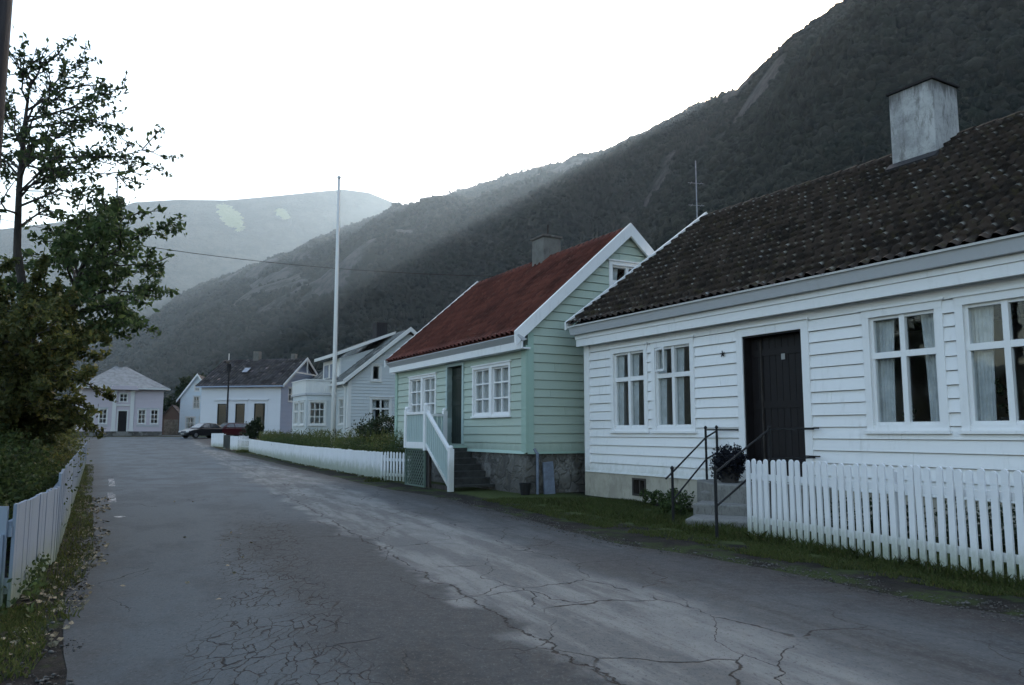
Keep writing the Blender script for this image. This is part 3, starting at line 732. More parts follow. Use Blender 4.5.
# boxed cornice: two white boards, then the leaning grey board under the tiles
obj('cornice', MB().box(-.10, L + .25, -.20, -.0, 3.36, 3.385).box(-.08, L + .25, -.12, -.0, 3.385, 3.40).box(-.10, L + .25, -.215, -.19, 3.34, 3.50).box(-.12, L + .25, -.235, -.19, 3.505, 3.60), M['white'], h)
obj('fascia', MB().prism([(-.33, 3.605), (-.385, 3.775), (-.34, 3.785), (-.15, 3.66), (-.2, 3.605)], -.16, L + .3, 'x'), M['grey_paint'], h)
obj('eave_board', MB().hexa([(-.16, -.415, 3.772), (L + .25, -.415, 3.772), (L + .25, -.38, 3.786), (-.16, -.38, 3.786)], [(-.16, -.43, 3.80), (L + .25, -.43, 3.80), (L + .25, -.39, 3.812), (-.16, -.39, 3.812)]), M['white'], h)
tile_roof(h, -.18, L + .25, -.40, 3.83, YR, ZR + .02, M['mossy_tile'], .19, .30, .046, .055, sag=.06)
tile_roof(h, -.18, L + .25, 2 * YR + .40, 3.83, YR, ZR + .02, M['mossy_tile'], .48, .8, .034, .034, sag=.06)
mb = MB()
for k in range(34):
    a = -.18 + k * .41; zz = ZR - .02 - .055 * sin(pi * (k / 33)); mb.tube([(a, YR, zz), (a + .44, YR, zz + .012)], [.085, .10], 10)
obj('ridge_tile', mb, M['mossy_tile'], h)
verge(h, -.24, -.185, -.44, 3.83, YR, ZR + .06, .19, M['white'], .085)
verge(h, -.24, -.185, 2 * YR + .42, 3.84, YR, ZR + .06, .16, M['white'], .07)
verge(h, L + .26, L + .32, -.42, 3.84, YR, ZR + .06, .16, M['white'], .07)
verge(h, L + .26, L + .32, 2 * YR + .42, 3.84, YR, ZR + .06, .16, M['white'], .07)
ch = obj('chimney', MB().box(5.62, 6.50, 3.28, 4.08, 6.1, 7.93), M['chimney_white'], h, bevel=.02)
obj('cap', MB().box(5.585, 6.535, 3.245, 4.115, 7.931, 7.975), M['iron'], ch)
obj('flashing', MB().hexa([(5.56, 3.15, 6.36), (6.56, 3.15, 6.36), (6.56, 3.279, 6.49), (5.56, 3.279, 6.49)], [(5.56, 3.13, 6.42), (6.56, 3.13, 6.42), (6.56, 3.279, 6.55), (5.56, 3.279, 6.55)]), M['pole_wood'], ch)
for i, (a, b) in enumerate(wins):
    w_ = window(h, front(), a, b, WZ0, WZ1, 2, (.36, .64), M['white'], .11, 1, M['curtain'], gridm=.03, drape=['each', 'each', 'both', 'both', 'both'][i])
    if i == 1:   # the small top light that stands open
        x0 = a + .155; zz0, zz1 = 2.60, 3.07; an = R(17)
        def hinge(u, d, z): return (x0 + u * cos(an) + d * sin(an), -.035 - u * sin(an) - d * cos(an), z)
        s = MB(hinge); s.box(0, .04, 0, .035, zz0, zz1); s.box(.37, .41, 0, .035, zz0, zz1); s.box(.04, .37, 0, .035, zz0, zz0 + .04); s.box(.04, .37, 0, .035, zz1 - .04, zz1)
        obj('vent_sash', s, M['white'], w_)
dr = door(h, front(), 4.77, 6.04, .56, 3.07, M['darkdoor'], .14, M['white'], 1, .17)
mb = MB(); mb.box(5.02, 5.04, .125, .155, .6, 3.0); obj('astragal', mb, M['bark'], dr)
obj('door_lining', MB().box(4.771, 4.80, -.02, .168, .56, 3.069).box(6.01, 6.039, -.02, .168, .56, 3.069).box(4.80, 6.01, -.02, .168, 3.04, 3.069), M['darkdoor'], dr)
obj('notice', MB().box(5.47, 5.55, .137, .139, 2.62, 2.72), M['paper'], dr)
mb = MB()
for zz in (1.46, 1.02): obj('door_stay', MB().tube([(6.0, -.08, zz), (6.34, -.08, zz)], .012, 6).tube([(6.10, -.08, zz), (6.10, .02, zz)], .012, 6), M['iron'], h)
mb = MB()
for k in range(5):
    a = k * 2 * pi / 5 + .4; mb.tube([(4.29, -.035, 2.81), (4.29 + .06 * cos(a), -.04, 2.81 + .06 * sin(a))], [.016, .006], 5)
obj('wall_anchor', mb, M['iron'], h)
def inside(name, label, x, d, z, sc=1.0):
    e = empty(name, label, 'plant', WH(x, d, z), WH.rot, 'small potted plants on the white house window sills')
    obj('pot', MB().lathe([(.045, 0), (.06, .10), (.065, .10)], n=10), M['terracotta'], e)
    P = clumps([(0, 0, .22 * sc, .10, .08, .14 * sc)], 160); V, Fc = leaves(P, .05); npobj('foliage', V, Fc, M['leaf_dark'], e)
inside('potted_plant', 'small potted plant behind the glass of the window just right of the dark door', 7.70, .19, 1.49)
inside('potted_plant', 'larger leafy potted plant behind the glass of the window cut by the frame edge', 9.02, .19, 1.49, 1.6)

# concrete steps, turned towards the street corner
st = empty('entrance_steps', 'worn concrete steps leading up to the dark door of the white house', 'steps', WH(4.6, -.6), WH.rot)
def stp(x, y, z, w, d, zb):
    a = R(36); c_, s_ = cos(a), sin(a)
    P = [(0, 0), (w, 0), (w, d), (0, d)]; Q = [(x - 4.6 + p * c_ - q * s_, y + .6 + p * s_ + q * c_) for p, q in P]
    mb = MB(); mb.hexa([(p[0], p[1], zb) for p in Q], [(p[0], p[1], z) for p in Q]); return obj('step', mb, M['concrete'], st, bevel=.025)
stp(5.62, -2.24, .115, 1.5, .75, -.3); stp(5.06, -1.56, .262, 1.62, .80, -.3); stp(4.66, -1.03, .41, 1.75, .75, -.3)
o_ = MB(); o_.hexa([(4.22 - 4.6, -.46 + .6, -.3), (5.4 - 4.6, .30, -.3), (6.6 - 4.6, .45, -.3), (6.6 - 4.6, .53, -.3)], [(4.22 - 4.6, -.46 + .6, .555), (5.4 - 4.6, -.30, .555), (6.6 - 4.6, -.1, .555), (6.6 - 4.6, .53, .555)])
a_ = MB(); a_.add([(-.62, .14, -.3), (.35, -.42, -.3), (2.0, .0, -.3), (2.0, .535, -.3), (-.62, .535, -.3), (-.62, .14, .555), (.35, -.42, .555), (2.0, .0, .555), (2.0, .535, .555), (-.62, .535, .555)],
                  [(4, 3, 2, 1, 0), (5, 6, 7, 8, 9)] + [(i, (i + 1) % 5, 5 + (i + 1) % 5, 5 + i) for i in range(5)])
obj('step', a_, M['concrete'], st, bevel=.025)
def rail(name, label, posts, rails):
    e = empty(name, label, 'railing', WH(*posts[0][:2]), WH.rot, None); b = posts[0]
    lo = lambda p: (p[0] - b[0], p[1] - b[1], p[2])
    for (x, y, za, zb) in posts: obj('post', MB().tube([lo((x, y, za)), lo((x, y, zb))], .021, 8).lathe([(.028, 0), (.03, .02), (.012, .05)], lo((x, y, zb - .01)), 8), M['iron'], e)
    for pts in rails: obj('handrail', MB().tube([lo(p) for p in pts], .015, 6), M['iron'], e)
rail('iron_railing', 'black iron railing up the left side of the concrete steps', [(5.28, -2.17, -.2, .84), (4.12, -.34, .3, 1.47), (4.15, -.10, .5, 1.48)],
     [[(5.42, -2.42, .70), (5.28, -2.17, .78), (4.12, -.34, 1.30), (4.15, -.10, 1.42)], [(5.28, -2.17, .36), (4.12, -.34, .92), (4.15, -.10, 1.03)], [(4.12, -.34, 1.44), (4.15, -.10, 1.44), (4.62, -.03, 1.44)]])
rail('iron_railing', 'black iron railing behind the picket fence on the right side of the steps', [(6.85, -2.81, -.2, .92), (6.35, -1.2, -.1, 1.46)],
     [[(6.85, -2.81, .86), (6.35, -1.2, 1.44), (6.2, -.03, 1.45)], [(6.85, -2.81, .42), (6.35, -1.2, 1.0), (6.2, -.03, 1.0)]])
pp = empty('potted_plant', 'dark bushy purple potted plant standing on the top concrete step', 'plant', WH(4.88, -.55, .555), WH.rot)
obj('pot', MB().lathe([(.14, 0), (.19, .26), (.20, .26), (.18, .24)], n=18), M['terracotta'], pp)
P = clumps([(0, 0, .36, .30, .30, .26), (0, 0, .2, .26, .26, .18)], 4200, .2); V, Fc = leaves(P, .05); npobj('foliage', V, Fc, M['leaf_blue'], pp)

# ================================================================== fences
def picket_mb(w, h_, t=.022, top='round'):
    if top == 'round': pr = [(-w / 2, 0), (w / 2, 0), (w / 2, h_ - w * .45), (w * .32, h_ - w * .12), (0, h_), (-w * .32, h_ - w * .12), (-w / 2, h_ - w * .45)]
    elif top == 'point': pr = [(-w / 2, 0), (w / 2, 0), (w / 2, h_ - w * .5), (0, h_), (-w / 2, h_ - w * .5)]
    else: pr = [(-w / 2, 0), (w / 2, 0), (w / 2, h_), (-w / 2, h_)]
    return MB().prism(pr, -t, 0, 'y')
def along(p0, p1):
    dx, dy = p1[0] - p0[0], p1[1] - p0[1]; return hypot(dx, dy), math.degrees(atan2(dy, dx))
def picket_fence(name, label, cat, p0, p1, sp, w, h_, z0, rails, mat, posts=(), top='round', group=None, wob=1.0):
    ln, rt = along(p0, p1); e = empty(name, label, cat, (p0[0], p0[1], gz(*p0)), rt, group)
    src = None; n = int(ln / sp) + 1
    for i in range(n):
        o = obj('picket', picket_mb(w, h_, top=top), mat, e) if src is None else src.copy()
        if src is None: src = o
        else: C.objects.link(o); o.parent = e
        o.location = (i * sp + random.uniform(-.006, .006), -.022 + random.uniform(-.003, .003), z0 + random.uniform(-.02, .02)); o.rotation_euler = (R(random.uniform(-.5, .5)), R(random.uniform(-wob, wob)), 0)
    for zr in rails: obj('rail', MB().box(-.04, ln + .04, -.02, .018, zr - .04, zr + .04), mat, e)
    for x in posts: obj('post', MB().box(x - .045, x + .045, .019, .11, -.25, h_ * .93), mat, e)
    return e
# local -Y of a fence is its street side
picket_fence('picket_fence', 'white round-topped picket fence in front of the white weatherboard house', 'fence', (3.255, 10.80), (5.92, 4.4), .1175, .072, 1.04, .0, (.23, .80), M['white_fence'], (.1, 2.3, 4.5, 6.8))
FA0, FB0 = (-16.15, 48.4), (-3.72, 22.7)
def board_fence(name, label, p0, p1, h_, bw, gap, mat, bays, group=None, dip=0.0, capr=False, z0=.06, hs=None):
    ln, rt = along(p0, p1); e = empty(name, label, 'fence', (p0[0], p0[1], gz(*p0)), rt, group)
    ca, sa = cos(R(rt)), sin(R(rt)); zb = gz(*p0)
    L_ = lambda x: gz(p0[0] + x * ca, p0[1] + x * sa) - zb
    hh = lambda x: h_ if hs is None else float(np.interp(x, *hs))
    for b in range(bays):
        mb = MB(); x = ln * b / bays; xe = ln * (b + 1) / bays
        while x < xe - bw * .5:
            ww = bw * random.uniform(.94, 1.04); hz = hh(x) + random.uniform(-.012, .012); o_ = random.uniform(-.004, .004)
            mb.box(x, x + ww, -.024 + o_, o_, L_(x) + z0 + random.uniform(-.02, .02), L_(x) + hz); x += ww + gap * random.uniform(.4, 1.7)
        obj('board_panel', mb, mat, e)
    for b in range(bays):
        xa, xb = ln * b / bays, ln * (b + 1) / bays
        for f_ in (.22, .80): 
            za, zc = L_(xa) + hh(xa) * f_, L_(xb) + hh(xb) * f_
            obj('rail', MB().hexa([(xa, .006, za - .04), (xb, .006, zc - .04), (xb, .045, zc - .04), (xa, .045, za - .04)], [(xa, .006, za + .04), (xb, .006, zc + .04), (xb, .045, zc + .04), (xa, .045, za + .04)]), mat, e)
    for b in range(bays + 1):
        x = ln * b / bays; obj('post', MB().box(x - .05, x + .05, .05, .14, L_(x) - .3, L_(x) + hh(x) - .22), mat, e)
    return e
board_fence('board_fence', 'long white close-boarded fence in front of the pale grey house and its hedge', FA0, FB0, .82, .105, .006, M['white_fence'], 10, z0=.07)
picket_fence('picket_fence', 'short white pointed picket fence between the long board fence and the mint house', 'fence', (-3.70, 22.6), (-2.85, 21.9), .13, .068, .80, .05, (.2, .62), M['white_fence'], (.0, 1.0), 'point')
# left fence: older, greyer boards, kinked where it gets taller
board_fence('board_fence', 'weathered white board fence, short low run beside the near left road edge', (-3.95, 6.3), (-4.86, 8.46), .82, .10, .003, M['old_fence'], 1, z0=.05)
board_fence('board_fence', 'weathered white board fence, long taller run receding up the left of the road', (-4.89, 8.53), (-18.7, 34.6), .95, .10, .003, M['old_fence'], 9, z0=.05)
gt = empty('wooden_gate', 'gate of grey white flat pickets at the near end of the left fence', 'gate', (-5.44, 6.2, 0), 3)
for i in range(11):
    o = obj('picket', picket_mb(.088, .76, top='flat'), M['old_fence'], gt); o.location = (.05 + i * .138, 0, .05 + random.uniform(-.012, .012)); o.rotation_euler = (0, R(random.uniform(-1, 1)), 0)
for zz in (.22, .62): obj('rail', MB().box(0, 1.5, .004, .04, zz - .04, zz + .04), M['old_fence'], gt)
obj('post', MB().box(-.1, 0, .0, .1, -.2, .85), M['old_fence'], gt)

# ================================================================== mint green house
GH = Frame(.341, 18.03, -61)
h = empty('weatherboard_house', 'mint green weatherboard house with red tiled roof and stone foundation', 'house', GH.o, GH.rot)
YR, ZR = 2.95, 6.54; DG = 5.9; LG = -8.4
mb = MB(); mb.box(LG, 0, -.03, .35, -.3, .955); mb.box(-.35, 0, .35, DG, -.3, .955); mb.box(LG, LG + .35, .35, DG, -.3, .955); mb.box(LG + .35, -.35, DG - .35, DG, -.3, .955)
fo = obj('foundation', mb, M['stone'], h)
wl = [(-7.28, -6.24), (-6.24, -5.18), (-2.79, -1.765), (-1.765, -.74)]
ops = [(a + .07, b - .07, 1.80, 3.02) for a, b in wl] + [(-4.38, -3.42, 1.08, 3.20)]
wall('wall', front(), K(LG), K(0), .95, 3.40, ops, M['mint'], h, .20)
ul = lambda z: 0 if z < 3.8 else (z - 3.8) / .93; ur = lambda z: DG if z < 3.8 else DG - (z - 3.8) / .93
gw = (2.36, 3.54, 4.70, 5.66)
wall('wall', gable(0), ul, ur, .95, 6.45, [(gw[0] + .08, gw[1] - .08, gw[2] + .02, gw[3] - .09)], M['mint'], h, .205, jit=.002)
wall('wall', lambda u, d, z: (LG - d, u, z), ul, ur, .95, 6.45, [], M['mint'], h, .205, jit=0)
obj('wall', MB().box(LG + .15, -.15, DG - .15, DG, .95, 3.8), M['mint'], h)
mb = MB(); mb.box(-.17, .045, -.052, .0, .93, 3.40); mb.box(.0, .052, -.0, .16, .93, 3.7); obj('corner_board', mb, M['mint_trim'], h)
obj('corner_board', MB().box(LG - .045, LG + .14, -.052, 0, .93, 3.40), M['mint_trim'], h)
obj('water_board', MB().prism([(-.08, .90), (-.028, .97), (-.028, .90)], LG, 0, 'x').box(.028, .07, 0, DG, .90, .95), M['mint_trim'], h)
obj('cornice', MB().box(LG - .08, .18, -.22, -.0, 3.30, 3.335).box(LG - .08, .18, -.245, -.20, 3.30, 3.47), M['white'], h)
obj('fascia', MB().prism([(-.22, 3.47), (-.36, 3.60), (-.33, 3.63), (-.1, 3.52)], LG - .1, .2, 'x'), M['grey_paint'], h)
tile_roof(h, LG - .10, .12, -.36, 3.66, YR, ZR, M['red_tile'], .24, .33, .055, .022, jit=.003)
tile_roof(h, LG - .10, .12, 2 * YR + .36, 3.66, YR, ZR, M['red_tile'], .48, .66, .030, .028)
mb = MB()
for k in range(23):
    a = LG - .10 + k * .375; mb.tube([(a, YR, ZR - .03), (a + .42, YR, ZR - .018)], [.075, .088], 10)
obj('ridge_tile', mb, M['red_tile'], h)
for s_ in (1, -1):
    ye = YR - s_ * (YR + .40); verge(h, .125, .19, ye, 3.60, YR, ZR + .02, .34, M['white'], .10)
    verge(h, LG - .16, LG - .105, ye, 3.60, YR, ZR + .02, .20, M['white'], .09)
ch = obj('chimney', MB().box(-4.30, -3.62, 2.68, 3.28, 6.2, 7.13), M['chimney_grey'], h, bevel=.015)
obj('cap', MB().box(-4.34, -3.58, 2.64, 3.32, 7.131, 7.19).box(-4.2, -3.72, 2.8, 3.2, 7.191, 7.24), M['stone'], ch)
obj('vent_pipe', MB().tube([(-3.9, 3.0, 7.2), (-3.9, 3.0, 7.58)], .02, 6), M['iron'], ch)
for a, b in wl: window(h, front(), a, b, 1.78, 3.08, 2, (.333, .333, .333), M['white'], .075, 1, M['curtain'], gridm=.017, drape='full')
window(h, gable(0), *gw, 2, (.55, .45), M['white'], .10, 1, M['curtain'], gridm=.02, drape='both')
door(h, front(), -4.38, -3.42, 1.08, 3.20, M['greendoor'], .10, M['mint_rail'], 1, .12)
M['dark_step'] = plain('dark_wet_planks', (.035, .036, .034), .8, .4, 6)
# stoop and stair along the wall
sp_ = empty('entrance_stoop', 'wooden stoop and stairs with pale mint railing and lattice at the mint house door', 'stoop', GH(-4.45, -1.2), GH.rot)
q = lambda x, y: (x + 4.45, y + 1.2)
B = lambda x0, x1, y0, y1, z0, z1, mb=None: (mb or MB()).box(x0 + 4.45, x1 + 4.45, y0 + 1.2, y1 + 1.2, z0, z1)
obj('landing', B(-4.45, -3.05, -1.2, -.06, .95, 1.04), M['mint_trim'], sp_)
for i in range(6):
    x = -3.05 + i * .26; z = 1.04 - (i + 1) * .15
    obj('step', B(x, x + .30, -1.12, -.06, z - .05, z, B(x, x + .03, -1.12, -.06, z, z + .10)), M['dark_step'], sp_)
mb = B(-3.05, -1.55, -.1, -.06, -.05, .05)
obj('side_board', B(-3.05, -2.95, -1.16, -1.10, -.05, .95), M['bark'], sp_)
M['lattice'] = painted('dark_green_lattice', (.12, .17, .14), amt=.3)
obj('side_board', B(-2.92, -1.62, -1.10, -1.06, -.05, .10), M['bark'], sp_); obj('lattice_shade', B(-4.38, -3.12, -1.05, -1.02, -.05, .93), M['pole_wood'], sp_)  # near-black sheet behind the lattice stands in for the shade under the stoop
mb = MB(); x = 0
for k in range(16):       # diagonal lattice, two crossing layers, clipped to its frame
    for sgn, yy_ in ((1, .0), (-1, .012)):
        c0 = -1.0 + k * .15; pts = []
        lo, hi = .02, 1.28
        a0 = (c0 if sgn > 0 else c0 + .9); t0, t1 = 0.0, .9
        f_ = lambda t: a0 + sgn * t
        ta, tb = sorted(((lo - a0) / sgn, (hi - a0) / sgn)); ta, tb = max(ta, 0), min(tb, .9)
        if tb - ta < .05: continue
        w_ = .022
        mb.add([(f_(ta) - w_, yy_, .04 + ta), (f_(ta) + w_, yy_, .04 + ta), (f_(tb) + w_, yy_, .04 + tb), (f_(tb) - w_, yy_, .04 + tb), (f_(ta) - w_, yy_ + .01, .04 + ta), (f_(ta) + w_, yy_ + .01, .04 + ta), (f_(tb) + w_, yy_ + .01, .04 + tb), (f_(tb) - w_, yy_ + .01, .04 + tb)],
               [(0, 1, 2, 3), (7, 6, 5, 4), (0, 3, 7, 4), (1, 5, 6, 2), (0, 4, 5, 1), (3, 2, 6, 7)])
mb.box(-.02, .03, -.02, .03, -.1, .95); mb.box(1.27, 1.33, -.02, .03, -.1, .95); mb.box(0, 1.3, -.015, .025, -.02, .04)
obj('lattice', mb, M['lattice'], sp_)
mb = B(-4.47, -3.05, -1.24, -1.205, .98, 1.06)
obj('edge_board', mb, M['white'], sp_)
def balus(pts, name='railing'):
    """top rail, bottom rail and tight boards between two points (x,y,zbottom,ztop)"""
    (xa, ya, a0, a1), (xb, yb, b0, b1) = pts; ln = hypot(xb - xa, yb - ya); n = int(ln / .115)
    mb = MB(); dx, dy = (xb - xa) / ln, (yb - ya) / ln; nx, ny = -dy, dx
    def slab(ta, tb, la, lb, za, zb_, zc, zd, th):
        P = lambda t, o: (xa + dx * t + nx * o + 4.45, ya + dy * t + ny * o + 1.2)
        mb.hexa([(*P(ta, -th), za), (*P(tb, -th), zb_), (*P(tb, th), zb_), (*P(ta, th), za)], [(*P(ta, -th), zc), (*P(tb, -th), zd), (*P(tb, th), zd), (*P(ta, th), zc)])
    zb = lambda t: a0 + (b0 - a0) * t / ln; zt = lambda t: a1 + (b1 - a1) * t / ln
    slab(0, ln, 0, 0, zt(0) - .07, zt(ln) - .07, zt(0), zt(ln), .045); slab(0, ln, 0, 0, zb(0), zb(ln), zb(0) + .09, zb(ln) + .09, .035)
    r = obj(name, mb, M['white'], sp_); mb = MB()
    for k in range(n):
        t = ln * (k + .13) / n; u = ln * (k + .87) / n; slab(t, u, 0, 0, zb(t) + .09, zb(u) + .09, zt(t) - .07, zt(u) - .07, .012)
    obj('infill', mb, M['mint_rail'], r)
balus([(-4.42, -1.2, 1.05, 1.93), (-3.10, -1.2, 1.05, 1.93)]); balus([(-4.42, -1.2, 1.05, 1.90), (-4.42, -.06, 1.05, 1.90)]); balus([(-3.06, -1.2, 1.05, 1.97), (-1.60, -1.2, .06, .98)])
for (x, y, a, b) in ((-4.43, -1.2, .98, 2.0), (-3.08, -1.2, .93, 2.06), (-1.55, -1.2, -.1, 1.0), (-4.43, -.08, 1.0, 1.98)):
    obj('newel_post', MB().box(x + 4.39, x + 4.51, y + 1.14, y + 1.26, a, b).lathe([(.05, 0), (.066, .03), (.05, .075), (.0, .085)], (x + 4.45, y + 1.2, b), 10), M['white'], sp_)
dp = tag(obj('drain_pipe', MB().tube([(0, 0, -.1), (0, 0, .93)], .035, 10).tube([(0, 0, .90), (-.05, -.06, 1.02)], .032, 8), M['galv']), 'blue grey drain pipe down the stone foundation at the mint house corner', 'pipe'); dp.location = GH(.10, .22, 0); dp.rotation_euler = (0, 0, R(GH.rot))
bx = tag(obj('slate_slab', MB().hexa([(-.14, -.03, -.05), (.14, -.03, -.05), (.14, .04, -.05), (-.14, .04, -.05)], [(-.13, .07, .70), (.14, .07, .73), (.14, .12, .73), (-.13, .12, .70)]), M['galv'], bevel=.008), 'blue grey slab leaning on the stone foundation beside the drain pipe', 'slab'); bx.location = GH(.18, .50, 0); bx.rotation_euler = (0, 0, R(GH.rot + 90))
bk = tag(obj('bucket', MB().lathe([(.10, 0), (.135, .25), (.142, .26), (.128, .25), (.095, .02)], n=16).tube([(-.135, 0, .24), (-.08, -.09, .17), (.08, -.09, .17), (.135, 0, .24)], .006, 5), M['iron']), 'black bucket on the ground at the corner of the stone foundation', 'bucket'); bk.location = GH(.16, -.14, 0)

# ================================================================== pale grey house with bay and balcony
PH = Frame(-8.37, 40.0, -61, .04)
h = empty('weatherboard_house', 'pale grey weatherboard house with square bay, balcony and slate dormer roof', 'house', PH.o, PH.rot)
LP, DP, YR, ZR = -9.0, 6.5, 3.25, 6.85; EZ = 3.95
obj('foundation', MB().box(LP, 0, .02, DP - .02, -.4, .5).box(-5.3, -2.3, -1.53, .02, -.4, .5), M['plaster'], h)
wall('wall', front(), K(LP), K(0), .5, EZ, [(-1.52, -.70, 1.74, 3.08), (-4.2, -3.3, 3.5, 3.95)], M['palegrey'], h, .17)
rl = (ZR - EZ - .2) / 3.25
ul = lambda z: 0 if z < EZ else (z - EZ) / rl; ur = lambda z: DP if z < EZ else DP - (z - EZ) / rl
wall('wall', gable(0), ul, ur, .5, 6.55, [(1.24, 2.24, 1.82, 3.06), (1.25, 1.66, 4.07, 4.80)], M['palegrey'], h, .17, jit=.002)
wall('wall', lambda u, d, z: (LP - d, u, z), ul, ur, .5, 6.55, [], M['palegrey'], h, .17, jit=0)
obj('wall', MB().box(LP + .15, -.15, DP - .15, DP, .5, EZ), M['palegrey'], h)
obj('corner_board', MB().box(-.16, .03, -.045, 0, .5, EZ).box(0, .045, 0, .14, .5, EZ), M['offwhite'], h)
window(h, front(), -1.6, -.62, 1.72, 3.15, 2, (.33, .33, .33), M['offwhite'], .08, 1, M['curtain'], gridm=.018)
window(h, gable(0), 1.14, 2.34, 1.74, 3.16, 2, (.4, .6), M['offwhite'], .11, 1, M['curtain'], gridm=.03)
window(h, gable(0), 1.16, 1.75, 3.98, 4.90, 1, (1,), M['offwhite'], .10, 1)
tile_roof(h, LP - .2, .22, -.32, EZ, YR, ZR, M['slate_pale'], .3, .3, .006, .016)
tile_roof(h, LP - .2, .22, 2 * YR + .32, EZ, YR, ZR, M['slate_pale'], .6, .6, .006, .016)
for s_ in (1, -1): verge(h, .225, .29, YR - s_ * (YR + .36), EZ - .02, YR, ZR + .02, .24, M['offwhite'], .07)
obj('fascia', MB().box(LP - .2, .2, -.34, -.26, EZ - .16, EZ - .02), M['offwhite'], h)
obj('chimney', MB().box(-5.1, -4.35, 2.95, 3.6, 6.4, 7.75), M['pole_wood'], h, bevel=.02)
# the bay
by = obj('bay', MB().box(-5.3, -2.3, -1.55, -.03, .5, 1.74).box(-5.3, -2.3, -1.55, -.03, 3.0, 3.30).box(-2.5, -2.3, -1.55, -1.36, 1.74, 3.0).box(-2.5, -2.3, -.55, -.03, 1.74, 3.0).box(-5.3, -5.1, -1.55, -.03, 1.74, 3.0).box(-3.9, -3.6, -1.55, -1.35, 1.74, 3.0).box(-5.1, -4.9, -1.55, -1.35, 1.74, 3.0).box(-2.62, -2.5, -1.55, -1.35, 1.74, 3.0), M['palegrey'], h)
window(h, gable(-2.3), -1.44, -.47, 1.70, 3.02, 3, (.33, .33, .33), M['offwhite'], .09, 1, None, gridm=.022)
window(h, front(-1.55), -3.66, -2.56, 1.70, 3.02, 2, (.4, .6), M['offwhite'], .09, 1, M['curtain'], gridm=.02)
window(h, front(-1.55), -4.96, -3.84, 1.70, 3.02, 2, (.4, .6), M['offwhite'], .09, 1, M['curtain'], gridm=.02)
mb = MB(); mb.box(-5.36, -2.24, -1.62, -.0, 3.31, 3.42); obj('balcony_floor', mb, M['grey_paint'], h)
bl = MB()
for k in range(24): x = -5.3 + k * .125; bl.box(x + .004, x + .121, -1.60, -1.56, 3.42, 4.08)
for k in range(12): y = -1.56 + k * .125; bl.box(-2.30, -2.26, y + .004, y + .121, 3.42, 4.08)
bl.box(-5.36, -2.22, -1.64, -1.53, 4.08, 4.14); bl.box(-2.33, -2.22, -1.53, -.05, 4.08, 4.14); bl.box(-5.3, -5.26, -1.56, -.05, 3.42, 4.08)
obj('balcony_parapet', bl, M['offwhite'], h)
# shed dormer
dm = wall('dormer_wall', gable(-2.3), lambda z: .25, lambda z: min(3.1, max(.3, .25 + (z - 4.1) / .86 * 1.0)) if z < 5.1 else 3.1, 4.1, 5.25, [], M['palegrey'], h, .16, jit=.002)
mb = MB(); mb.add([(-2.3, .2, 4.1), (-2.3, .2, 5.3), (-2.3, 3.1, 6.3), (-2.44, .2, 4.1), (-2.44, .2, 5.3), (-2.44, 3.1, 6.3)], [(0, 1, 2), (5, 4, 3), (0, 3, 4, 1), (1, 4, 5, 2), (0, 2, 5, 3)])
obj('dormer_cheek', mb, M['palegrey'], h)
obj('dormer_front', MB().box(-5.4, -2.2, .15, .25, 4.05, 5.32), M['offwhite'], h)
obj('dormer_door', MB().box(-3.9, -3.0, .12, .16, 4.1, 5.1).box(-5.1, -4.3, .12, .16, 4.4, 5.1), M['galv'], h)
mb = MB(); mb.prism([(-.28, 5.42), (3.25, 6.86), (3.25, 6.95), (-.28, 5.51)], -5.6, -1.95, 'x'); obj('dormer_roof', mb, M['slate_pale'], h)
obj('dormer_trim', MB().prism([(-.30, 5.35), (3.2, 6.79), (3.2, 6.93), (-.30, 5.52)], -1.945, -1.89, 'x').box(-5.6, -1.95, -.33, -.285, 5.36, 5.52), M['offwhite'], h)
mb = MB(); mb.box(-.05, .0, -.4, -.33, .3, 3.85); obj('downpipe', MB().tube([(-.25, -.10, .2), (-.25, -.10, 3.6), (-.25, -.3, 3.85)], .035, 6), M['offwhite'], h)

# ================================================================== lilac white shop with dark slate roof
UH = Frame(-24.25, 82.0, -10, .90)
h = empty('shop_house', 'long lilac white house with three tall corniced windows and a dark slate roof', 'house', UH.o, UH.rot)
h.scale = (1.123, 1.123, 1.123)
LU, DU, YR, ZR, EZ = -8.1, 9.0, 4.5, 7.72, 4.78
tw = [(-6.36, -5.44), (-4.52, -3.56), (-2.62, -1.52)]
ops = [(a, b, .55 if i else .35, 3.1) for i, (a, b) in enumerate(tw)]
obj('foundation', MB().box(LU, 0, .02, DU, -.6, .25), M['stone'], h)
wall('wall', front(), K(LU), K(0), .25, EZ, ops, M['lilac'], h, .9, lip=.008, jit=0)
sl = (ZR - EZ - .15) / YR; ul = lambda z: 0 if z < EZ else (z - EZ) / sl; ur = lambda z: DU if z < EZ else DU - (z - EZ) / sl
M['lilac2'] = painted('grey_violet_boards', (.34, .39, .50), amt=.3)
wall('wall', gable(0), ul, ur, .25, 7.4, [(1.6, 2.8, 3.4, 4.6)], M['lilac2'], h, .2, jit=0)
wall('wall', lambda u, d, z: (LU - d, u, z), ul, ur, .25, 7.4, [], M['lilac2'], h, .2, jit=0)
obj('wall', MB().box(LU + .15, -.15, DU - .15, DU, .25, EZ), M['lilac'], h)
